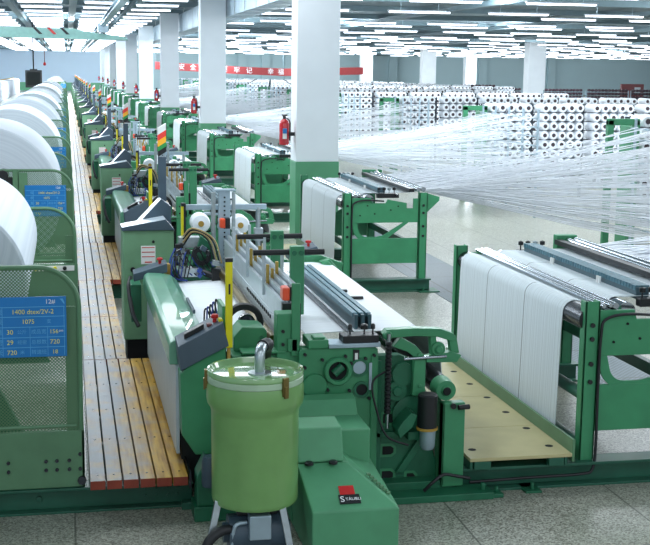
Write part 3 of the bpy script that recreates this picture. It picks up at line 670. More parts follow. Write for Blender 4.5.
def make_sheet():
    y = Y0
    prof = [(4.72, 1.325), (4.56, 1.305), (4.35, 1.303), (4.15, 1.30), (4.0, 1.297)] + [(3.93+.08*math.cos(math.radians(t)), 1.222+.08*math.sin(math.radians(t))) for t in (90, 115, 140)] + [(3.82, 1.25), (3.76, 1.245)] + [(3.61+.092*math.cos(math.radians(t)), 1.19+.092*math.sin(math.radians(t))) for t in (70, 90, 110, 130, 150, 170, 185)] + [(3.514, 1.1), (3.508, .8), (3.502, .5), (3.496, .27)]
    o = MB().strip(prof, y+.34, y+2.72, -.005).build('warp_sheet', M['warp'], None, 0, (0, 0, 0))
    # sheet threads of a darker gap
    return tag(o, 'x', 'yarn sheet', 'warp sheets over the stands')
sheet = make_sheet()

def make_plyfloor():
    y = Y0
    F = root('plywood_platform', (3.07, y+1.4, 0), 'x', 'platform', 'plywood platforms')
    for k, (a0, a1) in enumerate(((-.1, .62), (.625, 1.5), (1.505, 2.9))):
        MB().box(2.70, 3.455, y+a0, y+a1, .235, .26).build('plywood_sheet', M['plywood'], F, .003)
    h = MB()
    for q in range(6):
        for px in (2.78, 3.36): h.lathe([(0, .2605), (.03, .2605), (.03, .2595)], (px, y+.1+q*.45, 0), n=12)
    h.build('hole_shade_row', M['dark'], F)  # flat dark discs on the sheets, painted shade of holes
    MB().box(3.455, 3.475, y-.1, y+2.9, .2, .36).build('edge_kerb', M['guard'], F, .003)
    for q0, q1, q2, q3 in ((2.7, 2.72, y-.1, y+2.9), (3.4, 3.42, y-.1, y+2.9), (2.73, 2.85, y-.11, y-.06), (3.28, 3.39, y-.11, y-.06)): MB().box(q0, q1, q2, q3, .18, .235).build('bearer', M['beam'], F, .003)
    return F
ply = make_plyfloor()

def make_guard():
    y = Y0
    G = root('roll_guard', (-.5, y+1.9, 0), 'x', 'machine guard', 'roll guards along the aisle')
    XR = .05; XL = -2.1
    # near screen: solid foot, perforated sheet in a bent tube
    ft = MB().box(XL, XR+.02, y, y+.03, .175, .56).box(XR, XR+.02, y, y+.12, .175, .56).build('foot_panel', M['guard'], G, .004)
    b = MB()
    for px in (-.42, -.18, -.11, -.03): 
        for pz in (.3, .36): b.cyl((px, y-.012, pz), (px, y, pz), .012, 8)
    b.cyl((.04, y-.012, .3), (.04, y, .3), .012, 8).cyl((.04, y-.012, .4), (.04, y, .4), .012, 8).cyl((.05, y-.02, .22), (.05, y, .22), .03, 8)
    b.build('bolt_heads', M['darkroll'], ft)
    def screen(a, z0, zt, xr, r, xl):
        pts = [(xr, z0)] + arc(xr-r, zt-r, r, 0, 90, 10) + [(xl, zt)]
        MB().tube([(p[0], a+.015, p[1]) for p in pts], .017, 8).tube([(xl, a+.015, z0+.03), (xr-.03, a+.015, z0+.03)], .012, 8).build('tube_frame', M['guard'], G)
        poly = [(xl, z0)] + pts
        MB().prism(poly, 'y', a+.013, a+.017).build('mesh_screen', M['perf'], G)
        MB().box(xr-.09, xr-.005, a+.018, a+.04, z0, zt-r).build('edge_flange', M['guard'], G, .003)
    screen(y, .56, 1.645, XR, .26, XL)
    # far screen with the operating panel
    a = y+3.85
    fp = MB().box(-.55, XR+.02, a, a+.1, .175, 1.07).build('switch_panel', M['guard'], G, .004)
    MB().box(-.36, .04, a-.006, a, 1.005, 1.055).build('switch_strip', M['whitep'], fp)
    for k in range(4): MB().lathe([(0, -.03), (.018, -.03), (.02, 0)], (-.32+k*.09, a-.006, 1.03), 'y', 10).build('switch_knob', M['yellow' if k < 3 else 'black'], fp)
    screen(a, 1.07, 1.60, XR, .26, -.42)
    # side rails and roll supports
    MB().box(XR, XR+.02, y+.03, y+3.9, .18, .33).box(XR-.05, XR, y+.03, y+3.9, .31, .33).build('side_rail', M['guard'], G, .004)
    for q in (.35, 3.6):
        MB().prism([(-1.5, .17), (-.2, .17), (-.45, .7), (-.75, 1.28), (-1.05, 1.28), (-1.3, .7)], 'y', y+q, y+q+.08).build('roll_support', M['cast'], G, .006)
    MB().box(-.62, -.5, y-.02, y+.05, .56, 1.62).build('screen_post', M['guard'], G, .005)
    MB().cyl((-.80, y-.02, 1.58), (-.80, y+.3, 1.58), .07, 16).box(-.92, -.68, y+.0, y+.1, 1.4, 1.56).build('roll_chuck', M['black'], G, .01)
    MB().box(-.68, -.60, y-.02, y+.06, 1.1, 1.66).box(-1.6, -.68, y+.03, y+.1, 1.36, 1.44).build('chuck_arm', M['guard'], G, .006)
    # blue production board
    B = MB().box(-.535, -.03, y-.035, y-.015, 1.07, 1.462).build('notice_board', M['boardblue'], G, .003)
    s = MB(); yy = y-.037
    for z in (1.398, 1.335, 1.268, 1.20, 1.135): s.box(-.525, -.04, yy, yy+.003, z-.002, z+.002)
    for x, z0, z1 in ((-.43, 1.08, 1.398), (-.26, 1.08, 1.268), (-.15, 1.08, 1.268), (-.045, 1.08, 1.398)): s.box(x-.0015, x+.0015, yy, yy+.003, z0, z1)
    s.prism([(-.07, 1.448), (-.05, 1.448), (-.04, 1.42), (-.04, 1.41), (-.062, 1.44)], 'y', yy, yy+.003)
    s.build('board_rule', M['boardline'], B)
    text_mesh('board_lettering', [('1400 dtex/2V-2', -.24, 1.366, .042, 'CENTER', yy), ('1075', -.27, 1.302, .04, 'CENTER', yy), ('30', -.385, 1.235, .042, 'CENTER', yy), ('156', -.11, 1.235, .038, 'CENTER', yy),
        ('29', -.385, 1.168, .042, 'CENTER', yy), ('720', -.105, 1.168, .042, 'CENTER', yy), ('720', -.375, 1.102, .042, 'CENTER', yy), ('18', -.105, 1.102, .038, 'CENTER', yy)], M['ink_yellow'], B)
    text_mesh('board_heading', [('12#', -.13, 1.43, .04, 'CENTER', yy), ('cm', -.065, 1.24, .024, 'CENTER', yy)], M['ink_white'], B)
    text_mesh('board_captions', [('公斤', -.31, 1.235, .03, 'CENTER', yy), ('成品宽', -.205, 1.235, .032, 'CENTER', yy), ('经密', -.31, 1.168, .03, 'CENTER', yy), ('总根数', -.205, 1.168, .032, 'CENTER', yy), ('米', -.31, 1.102, .03, 'CENTER', yy), ('转速班', -.205, 1.102, .032, 'CENTER', yy),
        ('规', -.45, 1.366, .04, 'CENTER', yy), ('根', -.45, 1.302, .04, 'CENTER', yy), ('重', -.45, 1.235, .04, 'CENTER', yy), ('密', -.45, 1.168, .04, 'CENTER', yy), ('长', -.45, 1.102, .04, 'CENTER', yy), ('支', -.14, 1.302, .03, 'CENTER', yy)], M['boardline'], B)
    return G
guard = make_guard()

def make_roll(r, cx, cz, y0, ln):
    R_ = root('fabric_roll', (cx, y0+ln/2, cz-r), 'x', 'fabric roll', 'white fabric rolls on the take-up frames')
    prof = [(.09, .03), (.2, .028), (r*.55, .012), (r-.02, .0), (r, .015), (r, ln-.015), (r-.02, ln), (.09, ln)]
    MB().lathe([(q, y0+h) for q, h in prof], (cx, 0, cz), 'y', 72).build('wound_fabric', M['rollm'], R_)
    MB().lathe([(0, -.18), (.05, -.18), (.05, -.02), (.09, -.02), (.09, .04)], (cx, y0, cz), 'y', 20).lathe([(.09, 0), (.05, .02), (.05, .2), (0, .2)], (cx, y0+ln, cz), 'y', 20).build('core_shaft', M['black'], R_)
    return R_
def roll_mat():
    m, nt, b = new_mat('white_wound_fabric')
    tc = node(nt, 'ShaderNodeTexCoord'); sp = node(nt, 'ShaderNodeSeparateXYZ'); nt.links.new(tc.outputs['Object'], sp.inputs[0])
    cb = node(nt, 'ShaderNodeCombineXYZ'); nt.links.new(sp.outputs['X'], cb.inputs[0]); nt.links.new(sp.outputs['Z'], cb.inputs[1])
    ln_ = node(nt, 'ShaderNodeVectorMath', operation='LENGTH'); 
    sh = node(nt, 'ShaderNodeVectorMath', operation='SUBTRACT'); nt.links.new(cb.outputs[0], sh.inputs[0]); sh.inputs[1].default_value = (0, .9, 0)
    nt.links.new(sh.outputs[0], ln_.inputs[0])
    nz = node(nt, 'ShaderNodeTexNoise'); nz.noise_dimensions = '1D'; nz.inputs['Scale'].default_value = 30; nt.links.new(ln_.outputs['Value'], nz.inputs['W'])
    r = node(nt, 'ShaderNodeValToRGB'); r.color_ramp.elements[0].color = (*lin((212, 221, 232)), 1); r.color_ramp.elements[1].color = (*lin((222, 230, 240)), 1)
    r.color_ramp.elements[0].position = .35; r.color_ramp.elements[1].position = .6
    nt.links.new(nz.outputs['Fac'], r.inputs['Fac']); nt.links.new(r.outputs['Color'], b.inputs['Base Color']); b.inputs['Roughness'].default_value = .75
    return m
M['rollm'] = roll_mat()
roll_small = make_roll(.57, -.855, 1.43, Y0+.62, 2.7)
roll_big = make_roll(.96, -1.06, 1.2, Y0+P+.62, 2.9)

def make_walk(kind):
    y = Y0
    x0, x1, a0, a1, npl = {'wide': (.095, .735, -.22, 3.2, 6), 'mid': (.10, .50, 3.21, 5.2, 4), 'end': (.10, .50, 5.21, P-.23, 4)}[kind]
    mb = MB(); w = (x1-x0)/npl
    for k in range(npl):
        mb.box(x0+k*w+.005, x0+(k+1)*w-.005, y+a0, y+a1, .22, .28)
    for f in mb.bm.faces:
        if f.calc_center_median().y < y+a0+.001: f.material_index = 1
    W = root('wooden_walkway', ((x0+x1)/2, y+(a0+a1)/2, 0), 'x', 'walkway', 'plank sections of the walkway')
    W['b_'] = (0, 0, 0); W.location = (0, 0, 0)
    W['b_'] = (0, y, 0); W.location = (0, y, 0)
    mb.build('deck', [M['wood'], M['woodend']], W, .003)
    for q in ((.3, .5, .75) if kind == 'wide' else (.1, .9)): MB().box(x0+.02, x1-.02, y+a0+q*(a1-a0)-.04, y+a0+q*(a1-a0)+.04, .0, .22).build('bearer', M['beam'], W)
    if kind == 'wide': MB().box(x1+.003, x1+.016, y+a0, y+a1, .2, .3).build('edge_strip', M['darkroll'], W)
    n_ = MB()
    for k in range(npl):
        for q in range(5):
            n_.cyl((x0+(k+.5)*w, y+a0+.12+q*(a1-a0-.24)/4, .28), (x0+(k+.5)*w, y+a0+.12+q*(a1-a0-.24)/4, .2815), .008, 6)
    n_.build('nail_heads', M['darkroll'], W)
    return W
walks = [make_walk(k) for k in ('wide', 'mid', 'end')]
def make_hbeam(x0, x1, a):
    return MB().box(x0, x1, a-.0, a+.16, 0, .016).box(x0, x1, a, a+.16, .155, .172).box(x0, x1, a+.07, a+.09, .016, .155)
bm_ = make_hbeam(-2.4, .78, Y0-.02)
bm_.cyl((-.23, Y0+.03, .09), (-.23, Y0+.07, .09), .018, 10)
for px in (.47, .54, .62, .68):
    for pz in (.07, .12): bm_.cyl((px, Y0+.04, pz), (px, Y0+.07, pz), .011, 8)
bm_.box(.70, .80, Y0-.08, Y0-.02, 0, .05)
hb = tag(bm_.build('steel_base_beam', M['beam'], None, .003), 'x', 'steel beam', 'base beams under roll guards')

# ------------------------------------------------------------------ repeat the modules along the hall
NMOD = 17
GREEN_POS = lambda k: ORD[k]
FAR = 9
for k in range(NMOD):
    d = P*k; far = k >= FAR
    w = ORD[k] if not far else None
    def put(src, lab, farlab, fargroup, dx=0, skip=()):
        o = src if k == 0 else copy_tree(src, d, dx, skip=skip)
        o['label'] = farlab if far else lab
        if far: o['group'] = fargroup
        return o
    tiny = ('insertion_clip', 'bolt', 'knob', 'dial_mark', 'weft_tube', 'air_hose', 'bolt_heads', 'cable', 'slot_rim', 'slot_shade', 'notice_print', 'guide', 'slot_shade_row', 'hole_shade_row', 'bar_clip') if k > 5 else ()
    put(loom, ['green rapier loom behind the pale green barrel, with big round bearing ring', 'green rapier loom whose cloth ends beside the first white column', ][k] if k < 2 else 'green rapier loom, %s machine counted along the walkway' % w, 'distant green rapier loom at the far end of the long row', 'distant looms', skip=tiny)
    put(cab, ('green control cabinet with slate roof and white notice, %s along the walkway' % w) if not far else '', 'distant green control cabinet with signal post at the row end', 'distant cabinets', skip=tiny)
    put(stand, ['green warp stand with dark roller bearing the white sheet by the plywood floor', 'green warp stand with curved brace in front of the first white column'][k] if k < 2 else 'green warp stand, %s one counted from the plywood floor' % w, 'distant green warp stand beyond the fourth white column', 'distant warp stands', skip=tiny)
    put(sheet, ['white yarn sheet hanging over the roller above the plywood platform edge', 'white yarn sheet hanging in front of the green column foot'][k] if k < 2 else 'white yarn sheet on the %s warp stand counted from the plywood floor' % w, 'white yarn sheet on one of the distant warp stands', 'distant yarn sheets')
    put(ply, 'pale plywood platform between the %s loom and its warp stand' % w if w else '', 'plywood platform beside one of the distant looms', 'distant platforms')
    if k < 10 or k > 14:
        put(guard, ['green perforated guard with the large blue board, at the front of the aisle', 'green perforated guard with blue board in front of the big white roll'][k] if k < 2 else 'green roll guard with blue board, %s along the walkway' % w, 'distant green roll guard near the back wall', 'distant roll guards', skip=tiny)
        if k == 0: roll_small['label'] = 'smaller white fabric roll behind the large blue board guard'
        else:
            o = roll_big if k == 1 else copy_tree(roll_big, P*(k-1))
            o['label'] = ('big white fabric roll behind the second blue board' if k == 1 else 'big white fabric roll, %s in the row of rolls' % w) if not far else 'distant white fabric roll near the back wall'
            if far: o['group'] = 'distant fabric rolls'
    if k < 12:
        for nm, o in zip(('wide yellow plank section beside the %s loom', 'worn grey plank section before the %s cabinet', 'worn narrow plank section beyond the %s cabinet'), walks):
            put(o, 'wooden walkway, ' + nm % w if w else '', 'wooden walkway section in the distance', 'distant walkway')
        put(hb, 'green steel beam on the floor under the %s roll guard' % w if w else '', 'green steel beam under a distant roll guard', 'distant base beams')

# weft cones on the far ends of the first looms
def make_cone(x, y, z):
    K = root('weft_cone', (x, y, z), 'x', 'yarn cone', 'weft cones between the looms')
    MB().lathe([(.03, -.14), (.085, -.13), (.098, -.1), (.098, .06), (.08, .1), (.03, .11)], (x, y, z), 'y', 24).build('yarn_package', M['yarn'], K)
    MB().lathe([(0, -.145), (.03, -.145), (.03, .12), (0, .12)], (x, y, z), 'y', 12).build('core', M['ochre'], K)
    return K
for k in range(5):
    st = root('cone_creel', (1.5, Y0+4.6+P*k, 0), 'green cone holder stand behind the %s loom mast' % ORD[k], 'cone stand', 'cone stands between the looms')
    yy = Y0+4.45+P*k
    MB().box(1.28, 1.34, yy+.2, yy+.26, 0, 1.5).box(1.7, 1.76, yy+.2, yy+.26, 0, 1.5).build('post', M['loom'], st, .004)
    MB().box(1.15, 1.9, yy+.19, yy+.27, 1.0, 1.06).box(1.1, 1.9, yy+.1, yy+.4, 0, .05).build('shelf_bar', M['loom'], st, .004)
    MB().cyl((1.30, yy+.12, 1.38), (1.30, yy+.3, 1.38), .012, 8).cyl((1.70, yy+.12, 1.36), (1.70, yy+.3, 1.36), .012, 8).build('spindle', M['steel'], st)
    for j, (x, z) in enumerate(((1.30, 1.38), (1.70, 1.36))):
        o = make_cone(x, yy-.0, z)
        o['label'] = 'white weft cone %s the mast of the %s loom' % (('on the aisle side of', 'on the column side of')[j], ORD[k])

# ------------------------------------------------------------------ barrel with motor in front of the first loom
bx, by = 1.06, 7.0
B = root('collection_barrel', (bx, by, 0), 'pale green steel barrel with clamped lid and bent pipe, in front of the loom', 'barrel')
prof = [(.0, .37), (.25, .37), (.256, .38), (.258, .40), (.260, .92), (.266, .945), (.284, .975), (.288, 1.0), (.288, 1.07), (.28, 1.10)]
MB().lathe(prof, (bx, by, 0), n=56).build('drum', M['barrel'], B)
MB().lathe([(.279, 1.10), (.284, 1.105), (.284, 1.135), (.279, 1.14)], (bx, by, 0), n=56).build('sealing_ring', M['seal'], B)
MB().lathe([(0, 1.15), (.22, 1.15), (.255, 1.146), (.272, 1.172), (.284, 1.174), (.288, 1.165), (.288, 1.148), (.280, 1.138)], (bx, by, 0), n=56).build('lid', M['lid'], B)
for a in (-62, 176, 60):
    ca, sa = math.cos(math.radians(a)), math.sin(math.radians(a)); R3 = Matrix.Rotation(math.radians(a), 3, 'Z')
    MB().box(bx+.288*ca-.012, bx+.288*ca+.012, by+.288*sa-.02, by+.288*sa+.02, 1.06, 1.17, R3).box(bx+.30*ca-.006, bx+.30*ca+.006, by+.30*sa-.014, by+.30*sa+.014, 1.05, 1.12, R3).build('lid_clamp', M['brass'], B, .003)
pp = MB().tube(smooth_path([(bx+.02, by-.04, 1.15), (bx+.02, by-.04, 1.25), (bx+.03, by-.01, 1.285), (bx+.05, by+.05, 1.29)]), .031, 14).lathe([(.0, 1.15), (.07, 1.15), (.07, 1.157), (.0, 1.157)], (bx+.02, by-.04, 0), n=20).build('pipe_elbow', M['steel'], B)
MB().tube(smooth_path([(bx+.05, by+.05, 1.29), (bx+.09, by+.12, 1.285), (bx+.1, by+.25, 1.22), (bx+.1, by+.4, 1.0), (bx+.08, by+.5, .7)]), .04, 12).build('hose', M['rubber'], B)
for (lx, ly, ex, ey) in ((-.23, -.1, -.32, -.16), (.13, -.2, .2, -.27), (.05, .25, .08, .32)):
    MB().hexa([(bx+ex-.02, by+ey, 0), (bx+ex+.02, by+ey, 0), (bx+ex+.02, by+ey+.03, 0), (bx+ex-.02, by+ey+.03, 0)], [(bx+lx-.02, by+ly, .4), (bx+lx+.02, by+ly, .4), (bx+lx+.02, by+ly+.03, .4), (bx+lx-.02, by+ly+.03, .4)]).build('leg', M['steel'], B, .003)
mt = MB().cyl((bx-.17, by-.06, .19), (bx+.17, by-.06, .19), .11, 20).cyl((bx-.2, by-.06, .19), (bx+.2, by-.06, .19), .06, 14).build('motor', M['greybox'], B)
MB().box(bx-.06, bx+.07, by-.2, by-.1, .18, .33).build('terminal_box', M['zinc'], mt, .008)
MB().box(bx-.12, bx+.12, by-.1, by+.05, .3, .38).build('fan_flange', M['black'], mt, .006)
MB().tube(smooth_path([(bx-.07, by-.15, .28), (bx-.14, by-.16, .26), (bx-.16, by-.15, .12), (bx-.15, by-.12, .0+.02)]), .012, 8).build('motor_cable', M['zinc'], B)
MB().tube(smooth_path([(bx-.1, by-.1, .2), (bx-.2, by-.15, .24), (bx-.3, by-.18, .18), (bx-.34, by-.2, .03)]), .03, 10).build('suction_hose', M['rubber'], B)
# stray pedestal left of the barrel
pd = root('valve_pedestal', (.82, Y0-.25, 0), 'green pedestal with grey canister between the walkway end and the barrel', 'pedestal')
MB().box(.76, 1.1, Y0-.32, Y0-.1, .0, .1).prism([(.78, .1), (.95, .1), (.92, .3), (.84, .42), (.78, .3)], 'y', Y0-.3, Y0-.12).build('foot', M['cast'], pd, .006)
MB().lathe([(0, .25), (.05, .25), (.055, .27), (.055, .42), (.045, .45), (0, .45)], (.86, Y0-.34, 0), n=16).build('canister', M['greybox'], pd)

# ------------------------------------------------------------------ dobby housing with the maker's label
D = root('gear_housing', (1.6, 7.2, 0), 'low green sloping gear housing with red and black label, beside the barrel', 'gear housing')
gx0, gx1 = 1.37, 1.90
f0, f1 = 6.78, 7.12
hz = MB()
b_ = [(gx0, f0, .02), (gx1, f0, .02), (gx1, f1+.45, .02), (gx0, f1+.45, .02)]
v = [hz.bm.verts.new(p) for p in b_]
t = [hz.bm.verts.new(p) for p in [(gx0+.0, f0, .34), (gx1-.0, f0, .34), (1.66, f1, .525), (1.34, f1, .525), (1.66, f1+.45, .525), (1.34, f1+.45, .525), (gx1, f1+.45, .42)]]
for f in ((v[0], v[1], t[0+1], t[0]), (t[0], t[1], t[2], t[3]), (t[3], t[2], t[4], t[5]), (v[1], v[2], t[6], t[1]), (t[1], t[6], t[4], t[2]), (v[2], v[3], t[5], t[4], t[6]), (v[3], v[0], t[0], t[3], t[5]), (v[3], v[2], v[1], v[0])): hz.bm.faces.new(f)
hz.build('housing', M['housing'], D, .01)
vt = MB()
for k in range(7):
    q = .15+k*.07
    p = Vector((1.89, f0+.02, .342)).lerp(Vector((1.67, f1, .525)), q+.12) + Vector((.04, .05, -.012))
    vt.box(p.x-.012, p.x+.012, p.y-.01, p.y+.02, p.z-.004, p.z+.006)
vt.build('vent_row', M['guard'], D)
MB().prism([(7.13, .53), (7.20, .73), (7.40, .745), (7.42, .53)], 'x', 1.345, 1.635).build('front_cap', M['housing'], D, .01)
for kx in (1.41, 1.56): MB().lathe([(0, 0), (.028, 0), (.028, .014), (.02, .02), (0, .02)], (kx, 7.1, .528), n=12).build('knob', M['black'], D)
MB().box(1.36, 1.87, 7.40, 7.88, .05, .65).build('rear_box', M['housing'], D, .012)
MB().prism([(7.72, .65), (7.88, .65), (7.88, .76), (7.8, .74)], 'x', 1.36, 1.86).build('rear_ridge', M['housing'], D, .006)
sl = math.atan2(.185, .34)
RX = Matrix.Rotation(sl, 3, 'X')
def onslope(x, s_, dn=.0):
    return Vector((x, f0 + s_*math.cos(sl) - dn*math.sin(sl), .34 + s_*math.sin(sl) + dn*math.cos(sl)))
p = onslope(1.61, .085, .004)
lb = MB().box(p.x-.064, p.x+.064, p.y-.036, p.y+.036, p.z-.002, p.z+.002, RX).build('maker_plate', M['black'], D)
p2 = onslope(1.605, .155, .004)
MB().box(p2.x-.046, p2.x+.046, p2.y-.036, p2.y+.036, p2.z-.002, p2.z+.002, RX).build('maker_emblem', M['red'], D)
p = onslope(1.61, .082, .0075)
text_mesh('maker_lettering', [('S', p.x-.059, p.z, .062, 'LEFT', p.y), ('TÄUBLI', p.x-.026, p.z, .0295, 'LEFT', p.y)], M['ink_white'], D, RX)

# ------------------------------------------------------------------ creel racks, cones and yarn fans
def cone_mesh():
    mb = MB()
    mb.lathe([(.036, .0), (.085, -.004), (.1, .012), (.1, .5), (.036, .52)], (0, 0, 0), 'y', 14)
    mb.lathe([(.0, -.004), (.02, -.006), (.048, -.006), (.048, .0)], (0, 0, 0), 'y', 12, mi=1)
    return mb
cone0 = cone_mesh().build('yarn_cone', [M['yarn'], M['core']]); cone0['category'] = 'yarn cone'
cone_me = cone0.data
slots = []
CREEL0 = 19.6
NCR = 13
PIT = .212
for k in range(NCR):
    cy = CREEL0 + P*k
    ncol = 34 if k < 6 else 60
    r_ = root('creel_rack', (12, cy, 0), 'green creel rack of white yarn cones, %s behind the yarn fans' % ORD[k], 'creel rack', 'creel racks beyond the columns')
    p_ = MB()
    p_.box(8.95, 9.06, cy-.1, cy, 0, 2.16).box(9.42, 9.53, cy-.1, cy, 0, 2.16).box(8.95, 9.53, cy-.1, cy, 2.07, 2.18).box(9.42, 9.53, cy, cy+.45, 0, 2.05)
    p_.build('portal', M['stand'], r_, .01)
    g_ = MB()
    for q in range(5): g_.box(9.34, 9.38, cy-3.7+q*.85, cy-3.67+q*.85, 0, 2.2)
    for q in range(10): g_.box(9.31, 9.35, cy-3.7, cy-.2, .35+q*.185, .375+q*.185)
    g_.build('guide_grid', M['zinc'], r_)
    f_ = MB(); g = 0
    for c in range(0, ncol+1, 5):
        X = 9.62 + c*PIT + (c//5)*.22 - .1
        f_.box(X-.03, X+.03, cy+.36, cy+.42, 0, 2.2)
    W_ = 9.62 + ncol*PIT + (ncol//5)*.22
    for z in range(9): f_.box(9.55, W_, cy+.38, cy+.41, .31+z*PIT, .33+z*PIT)
    f_.build('rack_frame', M['darkroll'], r_)
    for c in range(ncol):
        for z in range(9):
            X = 9.72 + c*PIT + (c//5)*.22; Z = .43 + z*PIT
            px = 315 + 1230*(.9806*X - .1959*cy)/(.9675*cy + .1952*X)
            vis = px < 660 and not (z < 2 and k < 5)
            slots.append((vis, (1/cy if vis else 0), X + random.uniform(-.006, .006), cy, Z + random.uniform(-.006, .006), k))
slots.sort(key=lambda s: (-s[1]))
rest = MB(); nreal = 0
rest_by = []
for i, (vis, q, X, Y, Z, k) in enumerate(slots):
    if vis and nreal < 295:
        o = cone0 if nreal == 0 else cone0.copy()
        if nreal: C.objects.link(o)
        o.location = (X, Y, Z); nreal += 1
        tag(o, 'white yarn cone held by the %s creel rack behind the yarn fans' % ORD[k], 'yarn cone', 'yarn cones on the %s creel rack' % ORD[k])
    else: rest_by.append((X, Y, Z))
src = bmesh.new(); src.from_mesh(cone_me)
tmpl_v = [v.co.copy() for v in src.verts]; tmpl_f = [([v.index for v in f.verts], f.material_index) for f in src.faces]; src.free()
vs, fs, mis = [], [], []
for X, Y, Z in rest_by:
    b0 = len(vs); vs += [(c.x+X, c.y+Y, c.z+Z) for c in tmpl_v]
    for f, mi in tmpl_f: fs.append([i+b0 for i in f]); mis.append(mi)
me = bpy.data.meshes.new('yarn_cone_mass'); me.from_pydata(vs, [], fs); me.materials.append(M['yarn']); me.materials.append(M['core'])
me.polygons.foreach_set('material_index', mis); me.polygons.foreach_set('use_smooth', [True]*len(fs)); me.update()
o = bpy.data.objects.new('yarn_cone_mass', me); C.objects.link(o)
tag(o, 'mass of white yarn cones filling the farther creel racks', 'yarn cones', None, 'stuff')

def yarn_mesh(name, segs, r):
    vs, fs = [], []
    for a, b in segs:
        a, b = Vector(a), Vector(b); d = (b-a).normalized(); u = d.orthogonal().normalized(); w = d.cross(u); i0 = len(vs)
        m = (a+b)/2 - Vector((0, 0, (b-a).length*.012))
        for p in (a, m, b):
            for t in range(3): vs.append(p + (u*math.cos(2*PI*t/3) + w*math.sin(2*PI*t/3))*r)
        for j in (0, 3):
            for t in range(3): fs.append((i0+j+t, i0+j+(t+1) % 3, i0+j+3+(t+1) % 3, i0+j+3+t))
    me = bpy.data.meshes.new(name); me.from_pydata([tuple(v) for v in vs], [], fs); me.materials.append(M['yarn']); me.update()
    o = bpy.data.objects.new(name, me); C.objects.link(o); return o
for k in range(11):
    sy = Y0 + P*k; cy = CREEL0 + P*(k-1); segs = []
    nn = 240 if k < 3 else 150
    for i in range(nn):
        row = i % 10; z = .38 + row*.185 + random.uniform(-.02, .02)
        t = random.random()
        a = (4.72, sy + .3 + 2.4*((t*5.3 + row*.37) % 1), 1.325 + random.uniform(-.015, .015))
        segs.append((a, (9.3 + random.uniform(-.04, .04), cy-3.6 + 3.3*t, z)))
    o = yarn_mesh('yarn_fan', segs,   .0063 if k < 4 else .0066)
    tag(o, 'fan of white yarns spreading from the %s warp stand to its creel rack' % ORD[k], 'yarn', None, 'stuff')

# brown bobbin racks and maroon board in the far bay
for j, (x0, x1, y, z1) in enumerate(((36, 39.2, 90, 1.75), (39.5, 43.0, 90, 1.75), (43.2, 46, 90, 1.75), (29.2, 32.2, 90, 2.0), (32.6, 35.0, 92, 1.75), (22.5, 26.5, 96, 1.9))):
    rk = root('bobbin_rack', ((x0+x1)/2, y, 0), ['rack of brown bobbins beside the broad white column', 'rack of brown bobbins below the maroon board side', 'rack of brown bobbins at the outer end under the maroon board', 'rack of dark bobbins on the near side of the broad column', 'short rack of dark bobbins touching the broad column', 'small rack of dark bobbins close to the second far column'][j], 'bobbin rack', 'brown bobbin racks in the far bay')
    f_ = MB()
    for t in range(4): f_.box(x0, x1, y+.3, y+.36, .3+t*.42, .34+t*.42)
    for px in (x0, (x0+x1)/2, x1): f_.box(px-.04, px+.04, y+.3, y+.36, 0, z1)
    f_.build('rack_frame', M['zinc'], rk)
    b_ = MB(); n_ = int((x1-x0)/.28)
    for c in range(n_):
        for z in range(int((z1-.4)/.26)+1): b_.cyl((x0+.14+c*.28, y, .45+z*.26), (x0+.14+c*.28, y+.3, .45+z*.26), .1, 8)
    b_.build('bobbin_mass', M['brownreel'], rk)['kind'] = 'stuff'
mb_ = root('notice_cupboard', (44.1, 92, 0), 'tall maroon notice board standing behind the brown bobbin racks', 'notice board')
MB().box(43.2, 45.1, 92, 92.3, .1, 2.25).build('board', M['maroon'], mb_, .02)
MB().box(44.3, 44.8, 91.98, 92, 1.55, 2.0).build('notice', M['roofgrey'], mb_)
MB().box(43.3, 43.4, 92.05, 92.2, 0, .1).box(44.9, 45.0, 92.05, 92.2, 0, .1).build('foot', M['black'], mb_)

# ------------------------------------------------------------------ banner
bp_ = [(8.3, 3.69), (10.5, 3.60), (12.7, 3.5), (16, 3.34), (20.6, 3.2), (24, 3.26), (26.5, 3.36), (28.6, 3.42)]
BN = root('banner', (18, 119, 3), 'long red banner with white characters hung across the hall behind the columns', 'banner')
mb = MB(); H_ = .72
A = [[mb.bm.verts.new((x, yy, z-q)) for x, z in bp_] for yy, q in ((119, 0), (119, H_), (119.03, H_), (119.03, 0))]
for r0, r1 in ((0, 1), (1, 2), (2, 3), (3, 0)):
    for i in range(len(bp_)-1): mb.bm.faces.new((A[r0][i], A[r0][i+1], A[r1][i+1], A[r1][i]))
mb.build('cloth', M['banner'], BN)
def bz(x):
    for (xa, za), (xb, zb) in zip(bp_, bp_[1:]):
        if xa <= x <= xb: return za + (zb-za)*(x-xa)/(xb-xa)
    return 3.4
text_mesh('banner_lettering', [(ch, x, bz(x)-.37, .62, 'CENTER', 118.985) for ch, x in (('生', 9.0), ('安', 10.8), ('全', 11.9), ('要', 14.9), ('牢', 16.1), ('记', 17.3), ('幸', 19.4), ('福', 20.4))], M['ink_white'], BN)
MB().tube([(8.3, 119.02, 3.66), (8.3, 119.02, CEIL)], .02, 6).tube([(20.6, 119.02, 3.18), (20.6, 119.02, CEIL)], .02, 6).tube([(28.6, 119.02, 3.4), (28.6, 119.02, CEIL)], .02, 6).build('cord', M['zinc'], BN)

